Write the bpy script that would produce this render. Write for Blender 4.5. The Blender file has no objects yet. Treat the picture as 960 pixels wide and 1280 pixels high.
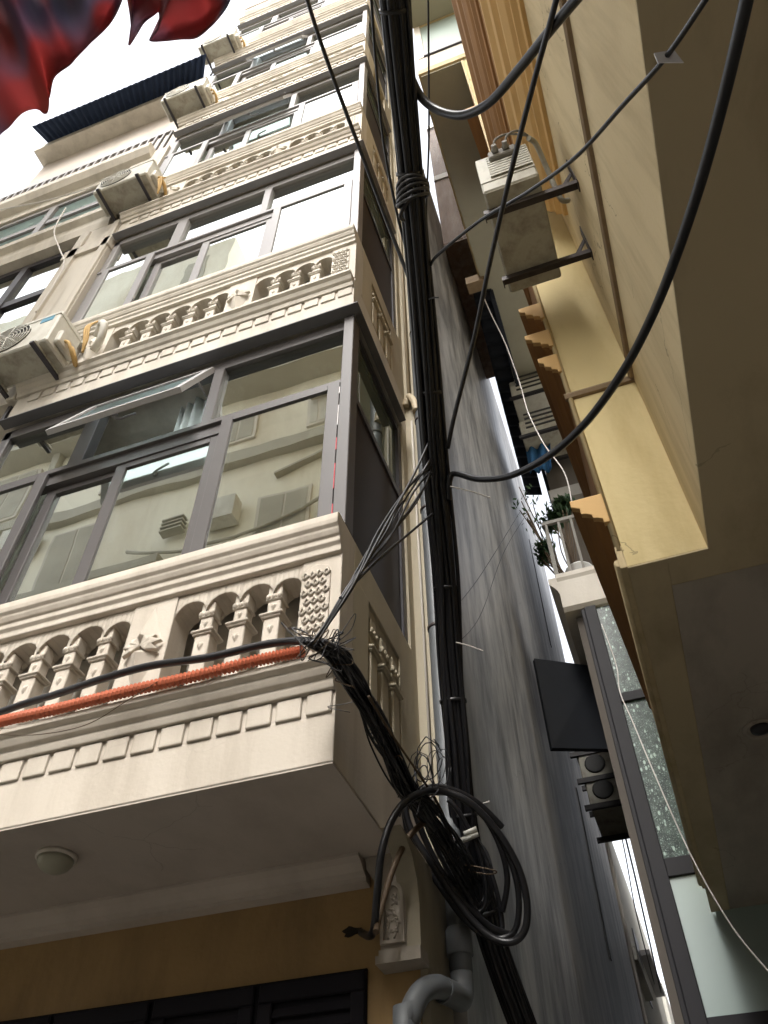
import bpy, math, random
from mathutils import Vector, Matrix
R = math.radians
rnd = random.Random(7)
scn = bpy.context.scene
COL = scn.collection

# ------------------------------------------------------------------ camera
FPX, YAW, PITCH, ROLL = 1027.67, .33321, .85230, .010734
CAM = Vector((0, 0, 1.6))
cy, sy, cp, sp, cr, sr = math.cos(YAW), math.sin(YAW), math.cos(PITCH), math.sin(PITCH), math.cos(ROLL), math.sin(ROLL)
fwd = Vector((-sy*cp, cy*cp, sp)); rgt = Vector((cy, sy, 0)); dwn = fwd.cross(rgt)
right = cr*rgt + sr*dwn; down = -sr*rgt + cr*dwn
cam = bpy.data.cameras.new('camera'); co = bpy.data.objects.new('camera', cam); COL.objects.link(co)
cam.sensor_fit = 'VERTICAL'; cam.sensor_height = 36; cam.sensor_width = 27; cam.lens = 36*FPX/1280
cam.clip_start = .05; cam.clip_end = 2000
m = Matrix((( right.x, -down.x, -fwd.x, CAM.x), (right.y, -down.y, -fwd.y, CAM.y), (right.z, -down.z, -fwd.z, CAM.z), (0, 0, 0, 1)))
co.matrix_world = m
scn.camera = co

def at(px, py, d=None, x=None, y=None, z=None):
    """survey helper: the world point seen along one sight line at a distance or on a plane"""
    r = right*(px-480) + down*(py-640) + fwd*FPX
    if d is not None: t = d/r.length
    elif x is not None: t = (x-CAM.x)/r.x
    elif y is not None: t = (y-CAM.y)/r.y
    else: t = (z-CAM.z)/r.z
    return CAM + r*t

# ------------------------------------------------------------------ materials
def mat(name, col, rough=.8, var=.12, scale=3., bump=.15, bscale=40., stretch=(1, 1, 1), dirt=None, dirt_amt=.35, dirt_scale=(2., 2., .35), metal=0., spec=.3, bevel=0., ramp=(.45, .72), crack=0.):
    M = bpy.data.materials.new(name); M.use_nodes = True
    nt = M.node_tree; N = nt.nodes; L = nt.links
    b = N['Principled BSDF']; b.inputs['Roughness'].default_value = rough; b.inputs['Metallic'].default_value = metal
    b.inputs['Specular IOR Level'].default_value = spec
    tc = N.new('ShaderNodeTexCoord'); mp = N.new('ShaderNodeMapping'); mp.inputs['Scale'].default_value = stretch
    L.new(tc.outputs['Object'], mp.inputs[0])
    n = N.new('ShaderNodeTexNoise'); n.inputs['Scale'].default_value = scale; n.inputs['Detail'].default_value = 6
    L.new(mp.outputs[0], n.inputs['Vector'])
    mx = N.new('ShaderNodeMix'); mx.data_type = 'RGBA'
    lo = [c*(1-var) for c in col]; hi = [min(1, c*(1+var)) for c in col]
    mx.inputs[6].default_value = (*lo, 1); mx.inputs[7].default_value = (*hi, 1)
    L.new(n.outputs['Fac'], mx.inputs[0]); out = mx.outputs[2]
    if dirt:
        mp2 = N.new('ShaderNodeMapping'); mp2.inputs['Scale'].default_value = dirt_scale
        L.new(tc.outputs['Object'], mp2.inputs[0])
        n2 = N.new('ShaderNodeTexNoise'); n2.inputs['Scale'].default_value = 1.; n2.inputs['Detail'].default_value = 8; n2.inputs['Roughness'].default_value = .65
        L.new(mp2.outputs[0], n2.inputs['Vector'])
        rp = N.new('ShaderNodeValToRGB'); rp.color_ramp.elements[0].position = ramp[0]; rp.color_ramp.elements[1].position = ramp[1]
        rp.color_ramp.elements[0].color = (0, 0, 0, 1); rp.color_ramp.elements[1].color = (dirt_amt,)*3 + (1,)
        L.new(n2.outputs['Fac'], rp.inputs[0])
        m2 = N.new('ShaderNodeMix'); m2.data_type = 'RGBA'; m2.inputs[7].default_value = (*dirt, 1)
        L.new(rp.outputs[0], m2.inputs[0]); L.new(out, m2.inputs[6]); out = m2.outputs[2]
    if crack:
        nz = N.new('ShaderNodeTexNoise'); nz.inputs['Scale'].default_value = 3.5; nz.inputs['Detail'].default_value = 5; L.new(tc.outputs['Object'], nz.inputs['Vector'])
        ad = N.new('ShaderNodeVectorMath'); ad.operation = 'MULTIPLY_ADD'; ad.inputs[1].default_value = (.35, .35, .35); L.new(nz.outputs['Color'], ad.inputs[0]); L.new(tc.outputs['Object'], ad.inputs[2])
        vo = N.new('ShaderNodeTexVoronoi'); vo.feature = 'DISTANCE_TO_EDGE'; vo.inputs['Scale'].default_value = 1.3; L.new(ad.outputs[0], vo.inputs['Vector'])
        lt = N.new('ShaderNodeMath'); lt.operation = 'LESS_THAN'; lt.inputs[1].default_value = .0045; L.new(vo.outputs['Distance'], lt.inputs[0])
        mk = N.new('ShaderNodeTexNoise'); mk.inputs['Scale'].default_value = .9; mk.inputs['Detail'].default_value = 3; L.new(tc.outputs['Object'], mk.inputs['Vector'])
        g2 = N.new('ShaderNodeMath'); g2.operation = 'GREATER_THAN'; g2.inputs[1].default_value = .53; L.new(mk.outputs['Fac'], g2.inputs[0])
        mu = N.new('ShaderNodeMath'); mu.operation = 'MULTIPLY'; L.new(lt.outputs[0], mu.inputs[0]); L.new(g2.outputs[0], mu.inputs[1])
        mu2 = N.new('ShaderNodeMath'); mu2.operation = 'MULTIPLY'; mu2.inputs[1].default_value = crack; L.new(mu.outputs[0], mu2.inputs[0])
        m3 = N.new('ShaderNodeMix'); m3.data_type = 'RGBA'; m3.inputs[7].default_value = (*[c*.3 for c in col], 1)
        L.new(mu2.outputs[0], m3.inputs[0]); L.new(out, m3.inputs[6]); out = m3.outputs[2]
    L.new(out, b.inputs['Base Color'])
    if bump:
        n3 = N.new('ShaderNodeTexNoise'); n3.inputs['Scale'].default_value = bscale; n3.inputs['Detail'].default_value = 5
        L.new(mp.outputs[0], n3.inputs['Vector'])
        bp = N.new('ShaderNodeBump'); bp.inputs['Strength'].default_value = bump; bp.inputs['Distance'].default_value = .01
        if bevel:
            bv = N.new('ShaderNodeBevel'); bv.samples = 4; bv.inputs['Radius'].default_value = bevel; L.new(bv.outputs[0], bp.inputs['Normal'])
        L.new(n3.outputs['Fac'], bp.inputs['Height']); L.new(bp.outputs[0], b.inputs['Normal'])
    return M

def glass_mat(name, tint, refl, rough=.004, reflcol=(.9, .93, .9), trans=False, see=None):
    M = bpy.data.materials.new(name); M.use_nodes = True
    nt = M.node_tree; N = nt.nodes; L = nt.links; N.remove(N['Principled BSDF'])
    d = N.new('ShaderNodeBsdfDiffuse'); d.inputs[0].default_value = (*tint, 1)
    g = N.new('ShaderNodeBsdfGlossy'); g.inputs['Roughness'].default_value = rough
    if see: d = N.new('ShaderNodeBsdfTransparent'); d.inputs[0].default_value = (*see, 1)
    if trans: d = N.new('ShaderNodeBsdfTranslucent'); d.inputs[0].default_value = (*tint, 1)
    g.inputs['Roughness'].default_value = rough; g.inputs[0].default_value = (*reflcol, 1)
    tc = N.new('ShaderNodeTexCoord'); n = N.new('ShaderNodeTexNoise'); n.inputs['Scale'].default_value = 1.1
    L.new(tc.outputs['Object'], n.inputs['Vector'])
    bp = N.new('ShaderNodeBump'); bp.inputs['Strength'].default_value = .10; bp.inputs['Distance'].default_value = .02
    L.new(n.outputs['Fac'], bp.inputs['Height']); L.new(bp.outputs[0], g.inputs['Normal'])
    mx = N.new('ShaderNodeMixShader'); mx.inputs[0].default_value = refl; L.new(d.outputs[0], mx.inputs[1]); L.new(g.outputs[0], mx.inputs[2])
    L.new(mx.outputs[0], N['Material Output'].inputs[0])
    return M

M = dict(
    frame_shop=mat('shop_frame_paint', (.026, .025, .028), .6, .08, 4, .03, 80, spec=.2),
    plaster=mat('cream_plaster', (.56, .505, .43), .75, .07, 2.2, .12, 60, dirt=(.33, .28, .22), dirt_amt=.5, dirt_scale=(6, 6, .7), bevel=.012, crack=0.08),
    plaster_up=mat('pale_plaster', (.57, .53, .46), .75, .06, 1.5, .1, 60, dirt=(.30, .27, .23), dirt_amt=.55, dirt_scale=(5, 5, .6)),
    side_plaster=mat('yellowish_side_plaster', (.47, .42, .315), .8, .08, 2.5, .12, 50, dirt=(.25, .21, .15), dirt_amt=.4, dirt_scale=(3, 3, .7), bevel=.012),
    corbel=mat('shaded_corbel_paint', (.30, .265, .225), .85, .1, 6, .15, 50, dirt=(.16, .14, .11), dirt_amt=.5, dirt_scale=(8, 8, 4)),  # soffit colour darkened to hold the shade under the ledge, stains on top
    cheek=mat('shaded_side_paint', (.27, .24, .18), .85, .1, 4, .15, 50, dirt=(.14, .12, .09), dirt_amt=.5, dirt_scale=(6, 6, 1)),  # side plaster colour dimmed to hold the shade on the cheek, stains on top
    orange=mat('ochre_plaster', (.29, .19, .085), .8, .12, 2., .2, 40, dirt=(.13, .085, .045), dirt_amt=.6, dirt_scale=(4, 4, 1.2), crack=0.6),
    soffit=mat('grey_pink_soffit', (.46, .41, .36), .85, .08, 1.6, .1, 40, dirt=(.27, .23, .19), dirt_amt=.5, dirt_scale=(2.2, 1.4, 1), crack=0.22),
    cement=mat('cement_render', (.36, .345, .32), .42, .35, 1.3, .35, 12, stretch=(1, 1.8, .8), dirt=(.085, .08, .075), dirt_amt=.9, dirt_scale=(1, 3.0, .85), spec=.6, ramp=(.40, .62), crack=0.7),
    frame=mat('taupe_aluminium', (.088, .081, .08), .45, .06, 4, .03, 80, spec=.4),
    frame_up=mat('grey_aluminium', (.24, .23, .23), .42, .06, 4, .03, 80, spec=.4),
    frame_dark=mat('dark_aluminium', (.045, .042, .05), .4, .06, 4, .03, 80),
    dark_panel=mat('dark_brown_panel', (.028, .020, .018), .55, .15, 3, .03, 30),
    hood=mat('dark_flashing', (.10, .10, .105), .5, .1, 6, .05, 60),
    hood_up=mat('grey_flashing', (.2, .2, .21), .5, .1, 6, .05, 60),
    sash_lit=mat('lit_sash_aluminium', (.42, .41, .41), .4, .05, 4, .03, 80),  # frame colour lightened to carry the daylight falling on the open sash
    room=mat('room_plaster', (.42, .40, .36), .9, .05, 2, .05, 40),
    door=mat('black_door_paint', (.008, .007, .009), .7, .2, 5, .05, 40, spec=.1),
    cream=mat('cream_wall_paint', (.58, .47, .28), .8, .06, 1.3, .12, 45, dirt=(.33, .25, .13), dirt_amt=.6, dirt_scale=(5, 5, .6), bevel=.012, crack=0.6),
    yellow=mat('yellow_wall_paint', (.62, .51, .27), .8, .06, 1.6, .2, 30, dirt=(.40, .30, .13), dirt_amt=.55, dirt_scale=(4, 4, .9), bevel=.012, crack=0.55),
    brown=mat('brown_trim_paint', (.36, .19, .075), .7, .12, 3, .1, 50, dirt=(.16, .09, .05), dirt_amt=.5, dirt_scale=(4, .6, 4), bevel=.012),
    apricot=mat('apricot_trim_paint', (.62, .40, .17), .75, .08, 3, .1, 50, bevel=.012),
    rsoffit=mat('ochre_soffit', (.54, .45, .29), .85, .08, 1.4, .1, 40, dirt=(.26, .20, .12), dirt_amt=.55, dirt_scale=(2.5, 1.2, 1), bevel=.012, crack=0.3),
    rsoffit2=mat('grey_brown_soffit', (.45, .40, .34), .85, .08, 1.4, .1, 40, dirt=(.2, .17, .14), dirt_amt=.55, dirt_scale=(2.2, 1.0, 1), crack=0.25),
    usoffit=mat('upper_bay_soffit', (.36, .345, .27), .85, .06, 1.4, .1, 40, dirt=(.25, .23, .18), dirt_amt=.4, dirt_scale=(1.3, 1.3, 1)),
    conduit=mat('dirty_moulding', (.25, .18, .11), .8, .3, 12, .2, 40),
    acwhite=mat('old_white_enamel', (.62, .61, .55), .5, .06, 4, .04, 60, dirt=(.25, .20, .14), dirt_amt=.4, dirt_scale=(5, 5, 3)),
    louvre=mat('dusty_louvre', (.44, .43, .37), .6, .1, 5, .05, 60, dirt=(.18, .15, .11), dirt_amt=.6, dirt_scale=(9, 9, 5)),
    acgrime=mat('grimy_enamel', (.42, .405, .34), .6, .18, 6, .08, 60, dirt=(.14, .11, .08), dirt_amt=.8, dirt_scale=(6, 6, 6)),
    acdark=mat('grille_dark', (.04, .04, .04), .6, .1, 6, .02),
    steel=mat('rusty_angle_steel', (.06, .05, .048), .6, .35, 20, .15, 80, metal=.2),
    blacksteel=mat('black_steel', (.03, .028, .03), .5, .2, 12, .05),
    cable=mat('black_cable_jacket', (.008, .008, .010), .4, .2, 10, .05, 90, spec=.5),
    cable2=mat('grey_cable_jacket', (.03, .03, .034), .4, .2, 10, .05, 90, spec=.5),
    brownwire=mat('brown_wire', (.09, .06, .035), .6, .3, 20, .0),
    curtain=mat('white_curtain', (.78, .78, .76), .9, .04, 6, .0),
    hosegrey=mat('grey_hose', (.22, .21, .19), .7, .15, 8, .05),
    whitewire=mat('white_wire', (.65, .62, .58), .6, .1, 10, .0),
    conduit_orange=mat('orange_conduit', (.50, .15, .08), .5, .15, 8, .0),
    pvc=mat('grey_pvc', (.12, .13, .138), .5, .1, 4, .03, 30, dirt=(.1, .1, .1), dirt_amt=.4, dirt_scale=(8, 8, 1), spec=.5),
    creampipe=mat('cream_pvc', (.5, .42, .29), .5, .1, 4, .03),
    lampglass=mat('opal_lamp', (.33, .32, .25), .35, .05, 4, 0),
    whitepaint=mat('white_moulding', (.62, .58, .52), .8, .08, 3, .1, 50, dirt=(.35, .31, .25), dirt_amt=.4),
    bluetin=mat('blue_tin', (.022, .034, .065), .8, .12, 3, .0, spec=.15),
    rust=mat('rusty_cladding', (.13, .085, .06), .75, .45, 5, .2, 30, stretch=(3, 3, .5), dirt=(.24, .2, .17), dirt_amt=.6, dirt_scale=(6, 6, .8)),
    bluecloth=mat('blue_cloth', (.03, .11, .24), .9, .2, 8, .1, 60),
    darktarp=mat('dark_tarp', (.018, .022, .032), .7, .25, 6, .1, 40),
    leaf=mat('leaf', (.035, .075, .03), .6, .4, 9, 0),
    pot=mat('terracotta', (.35, .13, .07), .8, .15, 8, .05),
    bucket=mat('pale_bucket', (.6, .6, .58), .6, .1, 8, .02),
    board=mat('black_board', (.012, .014, .018), .55, .25, 5, .03),
    ground=mat('street_concrete', (.24, .225, .20), .9, .2, 1.5, .2, 20),
    far1=mat('far_pale_wall', (.62, .60, .54), .85, .08, 1, .1, 20, dirt=(.3, .28, .24), dirt_amt=.5, dirt_scale=(1, 1, .2)),
    far2=mat('far_grey_wall', (.33, .32, .30), .85, .12, 1, .1, 20, dirt=(.15, .14, .13), dirt_amt=.5, dirt_scale=(1, 1, .2)),
    dwall=mat('dark_stained_wall', (.11, .095, .08), .85, .3, 2, .2, 25, stretch=(1, 1, .4)),
    opp=mat('weathered_beige_wall', (.80, .77, .66), .85, .1, .7, .1, 20, dirt=(.42, .33, .22), dirt_amt=.55, dirt_scale=(.5, .5, .18)),
    oppdark=mat('stained_band', (.42, .40, .34), .85, .2, 2, .1),
    frosted=mat('pale_green_glass', (.35, .43, .40), .28, .05, 1.4, .0, spec=.5),
    sticker=mat('blue_sticker', (.12, .30, .42), .5, .05, 5, 0),
    redtape=mat('red_tape', (.55, .05, .07), .5, .1, 30, 0),
    whitetape=mat('white_tape', (.7, .68, .68), .5, .1, 30, 0),
    tag=mat('white_tag', (.75, .74, .76), .5, .05, 30, 0),
    hole=mat('broken_hole', (.02, .015, .01), .9, .2, 30, 0),
    copper=mat('tan_insulation', (.50, .33, .13), .7, .2, 20, 0),
    glass=glass_mat('reflective_glass', (.10, .11, .09), .70, see=(.72, .76, .70)),
    glass_side=glass_mat('side_glass', (.10, .125, .105), .30),
    glass_pale=glass_mat('awning_glass', (.82, .90, .92), .12, trans=True),
)

def terrazzo():
    Mx = bpy.data.materials.new('patterned_glass'); Mx.use_nodes = True
    nt = Mx.node_tree; N = nt.nodes; L = nt.links; b = N['Principled BSDF']; b.inputs['Roughness'].default_value = .3; b.inputs['Specular IOR Level'].default_value = .2
    tc = N.new('ShaderNodeTexCoord'); out = None
    base = N.new('ShaderNodeTexNoise'); base.inputs['Scale'].default_value = 16; base.inputs['Detail'].default_value = 8
    L.new(tc.outputs['Object'], base.inputs['Vector'])
    r0 = N.new('ShaderNodeValToRGB'); r0.color_ramp.elements[0].position = .35; r0.color_ramp.elements[1].position = .7
    r0.color_ramp.elements[0].color = (.016, .03, .025, 1); r0.color_ramp.elements[1].color = (.065, .10, .08, 1)
    L.new(base.outputs['Fac'], r0.inputs[0]); out = r0.outputs[0]
    for sc, th, colr, st in ((17, .27, (.42, .55, .48), (1.6, 1, .8)), (55, .30, (.24, .34, .28), (1, 1, 1)), (120, .3, (.3, .36, .33), (1, 1, 1))):
        mp = N.new('ShaderNodeMapping'); mp.inputs['Scale'].default_value = st; L.new(tc.outputs['Object'], mp.inputs[0])
        v = N.new('ShaderNodeTexVoronoi'); v.inputs['Scale'].default_value = sc; L.new(mp.outputs[0], v.inputs['Vector'])
        r = N.new('ShaderNodeValToRGB'); r.color_ramp.elements[0].position = th-.03; r.color_ramp.elements[1].position = th+.04
        r.color_ramp.elements[0].color = (.85,)*3+(1,); r.color_ramp.elements[1].color = (0, 0, 0, 1)
        L.new(v.outputs['Distance'], r.inputs[0])
        sep = N.new('ShaderNodeSeparateColor'); L.new(v.outputs['Color'], sep.inputs[0])
        gt = N.new('ShaderNodeMath'); gt.operation = 'GREATER_THAN'; gt.inputs[1].default_value = .55; L.new(sep.outputs[0], gt.inputs[0])
        mu = N.new('ShaderNodeMath'); mu.operation = 'MULTIPLY'; L.new(gt.outputs[0], mu.inputs[0]); L.new(r.outputs[0], mu.inputs[1])
        mx = N.new('ShaderNodeMix'); mx.data_type = 'RGBA'; mx.inputs[7].default_value = (*colr, 1)
        L.new(mu.outputs[0], mx.inputs[0]); L.new(out, mx.inputs[6]); out = mx.outputs[2]
    L.new(out, b.inputs['Base Color'])
    return Mx
M['terrazzo'] = terrazzo()

def cloth_mat():
    Mx = bpy.data.materials.new('red_satin'); Mx.use_nodes = True
    nt = Mx.node_tree; N = nt.nodes; L = nt.links; b = N['Principled BSDF']; b.inputs['Roughness'].default_value = .95
    b.inputs['Specular IOR Level'].default_value = .1
    tc = N.new('ShaderNodeTexCoord'); n = N.new('ShaderNodeTexNoise'); n.inputs['Scale'].default_value = 1.7; n.inputs['Detail'].default_value = 1.5; n.inputs['Distortion'].default_value = .5
    L.new(tc.outputs['Object'], n.inputs['Vector'])
    r = N.new('ShaderNodeValToRGB'); e = r.color_ramp.elements
    e[0].position = .33; e[0].color = (.22, .28, .38, 1); e[1].position = .44; e[1].color = (.46, .16, .165, 1)  # low noise values turn blue, the rest stays red
    x = e.new(.6); x.color = (.52, .17, .15, 1); x = e.new(.74); x.color = (.38, .17, .20, 1)
    L.new(n.outputs['Fac'], r.inputs[0]); L.new(r.outputs[0], b.inputs['Base Color'])
    wv = N.new('ShaderNodeTexNoise'); wv.inputs['Scale'].default_value = 160; L.new(tc.outputs['Object'], wv.inputs['Vector'])
    bp = N.new('ShaderNodeBump'); bp.inputs['Strength'].default_value = .3; bp.inputs['Distance'].default_value = .004; L.new(wv.outputs['Fac'], bp.inputs['Height']); L.new(bp.outputs[0], b.inputs['Normal'])
    tr = N.new('ShaderNodeBsdfTranslucent'); L.new(r.outputs[0], tr.inputs[0])
    mx = N.new('ShaderNodeMixShader'); mx.inputs[0].default_value = .62; L.new(b.outputs[0], mx.inputs[1]); L.new(tr.outputs[0], mx.inputs[2])
    L.new(mx.outputs[0], N['Material Output'].inputs[0])
    return Mx
M['cloth'] = cloth_mat()

# ------------------------------------------------------------------ object helpers
class MB:
    def __init__(s): s.v = []; s.f = []; s.sm = []
    def quadbox(s, pts):
        i = len(s.v); s.v += [tuple(p) for p in pts]
        for q in ((0, 3, 2, 1), (4, 5, 6, 7), (0, 1, 5, 4), (1, 2, 6, 5), (2, 3, 7, 6), (3, 0, 4, 7)): s.f.append([i+k for k in q]); s.sm.append(False)
        return s
    def box(s, x0, x1, y0, y1, z0, z1):
        x0, x1 = sorted((x0, x1)); y0, y1 = sorted((y0, y1)); z0, z1 = sorted((z0, z1))
        return s.quadbox([(x0, y0, z0), (x1, y0, z0), (x1, y1, z0), (x0, y1, z0), (x0, y0, z1), (x1, y0, z1), (x1, y1, z1), (x0, y1, z1)])
    def bev(s, x0, x1, y0, y1, z0, z1, b=.006):
        """box with chamfered edges"""
        x0, x1 = sorted((x0, x1)); y0, y1 = sorted((y0, y1)); z0, z1 = sorted((z0, z1))
        b = min(b, (x1-x0)*.45, (y1-y0)*.45, (z1-z0)*.45)
        i = len(s.v)
        X, Y, Z = (x0, x1), (y0, y1), (z0, z1); idx = {}
        for cx in (0, 1):
            for cyy in (0, 1):
                for cz in (0, 1):
                    for ax in range(3):
                        p = [X[cx], Y[cyy], Z[cz]]; sg = [1 if not q else -1 for q in (cx, cyy, cz)]
                        for k in range(3):
                            if k != ax: p[k] += sg[k]*b
                        idx[(cx, cyy, cz, ax)] = len(s.v); s.v.append(tuple(p))
        def F(l): s.f.append(l); s.sm.append(False)
        for ax in range(3):
            for side in (0, 1):
                o = [k for k in range(3) if k != ax]; q = []
                for (a, bb) in ((0, 0), (1, 0), (1, 1), (0, 1)):
                    c = [0, 0, 0]; c[ax] = side; c[o[0]] = a; c[o[1]] = bb; q.append(idx[(*c, ax)])
                flip = (side == 0) ^ (ax == 1)
                F(q[::-1] if flip else q)
        for ax in range(3):
            o = [k for k in range(3) if k != ax]
            for a in (0, 1):
                for bb in (0, 1):
                    c0 = [0, 0, 0]; c0[o[0]] = a; c0[o[1]] = bb; c1 = list(c0); c1[ax] = 1
                    F([idx[(*c0, o[0])], idx[(*c1, o[0])], idx[(*c1, o[1])], idx[(*c0, o[1])]])
        for cx in (0, 1):
            for cyy in (0, 1):
                for cz in (0, 1): F([idx[(cx, cyy, cz, k)] for k in range(3)])
        return s
    def prism(s, a, b):
        """two matching polygons -> closed solid"""
        n = len(a); i = len(s.v); s.v += [tuple(p) for p in a]+[tuple(p) for p in b]
        s.f.append([i+k for k in range(n)][::-1]); s.f.append([i+n+k for k in range(n)]); s.sm += [False, False]
        for k in range(n):
            l = (k+1) % n; s.f.append([i+k, i+l, i+n+l, i+n+k]); s.sm.append(False)
        return s
    def ex_x(s, poly, x0, x1): return s.prism([(x0, p[0], p[1]) for p in poly], [(x1, p[0], p[1]) for p in poly])
    def ex_y(s, poly, y0, y1): return s.prism([(p[0], y0, p[1]) for p in poly], [(p[0], y1, p[1]) for p in poly])
    def ex_z(s, poly, z0, z1): return s.prism([(p[0], p[1], z0) for p in poly], [(p[0], p[1], z1) for p in poly])
    def tube(s, pts, r, seg=8, smooth=True, rfun=None):
        pts = [Vector(p) for p in pts]; n = len(pts); i = len(s.v)
        t = (pts[1]-pts[0]).normalized(); nrm = t.orthogonal().normalized()
        for k in range(n):
            t = (pts[min(k+1, n-1)]-pts[max(k-1, 0)])
            if t.length < 1e-9: t = Vector((0, 0, 1))
            t.normalize()
            nrm = (nrm - t*nrm.dot(t))
            if nrm.length < 1e-6: nrm = t.orthogonal()
            nrm.normalize(); bn = t.cross(nrm)
            rr = rfun(k/(n-1)) if rfun else r
            for q in range(seg):
                a = 2*math.pi*q/seg; s.v.append(tuple(pts[k]+nrm*math.cos(a)*rr+bn*math.sin(a)*rr))
        for k in range(n-1):
            for q in range(seg):
                l = (q+1) % seg; s.f.append([i+k*seg+q, i+k*seg+l, i+(k+1)*seg+l, i+(k+1)*seg+q]); s.sm.append(smooth)
        s.f.append([i+q for q in range(seg)][::-1]); s.f.append([i+(n-1)*seg+q for q in range(seg)]); s.sm += [False, False]
        return s
    def lathe(s, c, prof, seg=20, axis='z', smooth=True):
        """prof: (radius, height) along axis from c"""
        pts = []
        i = len(s.v); n = len(prof)
        for r_, h in prof:
            for q in range(seg):
                a = 2*math.pi*q/seg; u, w = r_*math.cos(a), r_*math.sin(a)
                p = {'z': (u, w, h), 'y': (u, h, w), 'x': (h, u, w)}[axis]
                s.v.append((c[0]+p[0], c[1]+p[1], c[2]+p[2]))
        for k in range(n-1):
            for q in range(seg):
                l = (q+1) % seg; s.f.append([i+k*seg+q, i+k*seg+l, i+(k+1)*seg+l, i+(k+1)*seg+q]); s.sm.append(smooth)
        s.f.append([i+q for q in range(seg)][::-1]); s.f.append([i+(n-1)*seg+q for q in range(seg)]); s.sm += [False, False]
        return s
    def sheet(s, grid, thick):
        """grid[i][j] points -> sheet with thickness along vertex normals"""
        ni, nj = len(grid), len(grid[0]); i0 = len(s.v)
        P = [[Vector(p) for p in row] for row in grid]
        for side in (0, 1):
            for i in range(ni):
                for j in range(nj):
                    a = P[min(i+1, ni-1)][j]-P[max(i-1, 0)][j]; b = P[i][min(j+1, nj-1)]-P[i][max(j-1, 0)]
                    nn = a.cross(b)
                    if nn.length > 1e-12: nn.normalize()
                    s.v.append(tuple(P[i][j]+nn*(thick/2 if side else -thick/2)))
        K = ni*nj; id_ = lambda sd, i, j: i0+sd*K+i*nj+j
        for i in range(ni-1):
            for j in range(nj-1):
                s.f.append([id_(0, i, j), id_(0, i, j+1), id_(0, i+1, j+1), id_(0, i+1, j)]); s.f.append([id_(1, i, j), id_(1, i+1, j), id_(1, i+1, j+1), id_(1, i, j+1)]); s.sm += [True, True]
        for i in range(ni-1):
            for j in (0, nj-1):
                s.f.append([id_(0, i, j), id_(0, i+1, j), id_(1, i+1, j), id_(1, i, j)]); s.sm.append(False)
        for j in range(nj-1):
            for i in (0, ni-1):
                s.f.append([id_(0, i, j), id_(0, i, j+1), id_(1, i, j+1), id_(1, i, j)]); s.sm.append(False)
        return s
    def build(s, name, m_, parent=None, origin=None):
        me = bpy.data.meshes.new(name)
        if parent is not None:
            r_ = parent
            while r_.parent: r_ = r_.parent
            origin = Vector(r_.location)
        origin = Vector(origin) if origin is not None else Vector((0, 0, 0))
        me.from_pydata([tuple(Vector(v)-origin) for v in s.v], [], s.f)
        import bmesh
        bm = bmesh.new(); bm.from_mesh(me); bmesh.ops.recalc_face_normals(bm, faces=bm.faces[:]); bm.to_mesh(me); bm.free()
        for p, q in zip(me.polygons, s.sm): p.use_smooth = q
        me.materials.append(m_)
        o = bpy.data.objects.new(name, me); COL.objects.link(o)
        if parent is not None: o.parent = parent
        else: o.location = origin
        return o

def tag(o, label=None, cat=None, group=None, kind=None):
    if label: o['label'] = label
    if cat: o['category'] = cat
    if group: o['group'] = group
    if kind: o['kind'] = kind
    return o
def thing(name, label, cat, loc=(0, 0, 0), group=None):
    o = bpy.data.objects.new(name, None); COL.objects.link(o); o.location = loc; o.empty_display_size = .2
    return tag(o, label, cat, group)
def B(name, m_, parent, *boxes, bev=0):
    b = MB()
    for q in boxes: (b.bev(*q, bev) if bev else b.box(*q))
    return b.build(name, M[m_], parent)
def smooth(pts, n=10):
    pts = [Vector(p) for p in pts]; out = []
    for k in range(len(pts)-1):
        p0, p1, p2, p3 = pts[max(k-1, 0)], pts[k], pts[k+1], pts[min(k+2, len(pts)-1)]
        for j in range(n):
            t = j/n
            out.append(.5*((2*p1)+(p2-p0)*t+(2*p0-5*p1+4*p2-p3)*t*t+(3*p1-p0-3*p2+p3)*t**3))
    out.append(pts[-1]); return out
def cable(name, label, pts, r, m_='cable', cat='cable', group=None, n=10, seg=8):
    o = MB().tube(smooth(pts, n), r, seg).build(name, M[m_], origin=pts[0]); return tag(o, label, cat, group)

# ------------------------------------------------------------------ ground
tag(B('ground', 'ground', None, (-400, 400, -400, 400, -.3, 0)), kind='structure')

# ================================================================== TOWNHOUSE (left)
XL, XR, YF, YB = -3.75, -1.015, 2.355, 3.45
H = 3.38
town = thing('townhouse', 'narrow cream townhouse on the left, stacked bays with arched balustrades and dark windows', 'house', (-2.4, 4, 0))
# body
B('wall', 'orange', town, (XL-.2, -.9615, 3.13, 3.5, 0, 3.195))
B('upper_wall', 'side_plaster', town, (XL-.2, -.92, 3.45, 3.62, 3.20, 20.4))
B('side_wall', 'cement', town, (-1.3, -.92, 3.62, 14.0, 0, 16.5))
B('rear_block', 'plaster_up', town, (XL-.2, -1.302, 3.622, 12, 0, 20.4))
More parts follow.
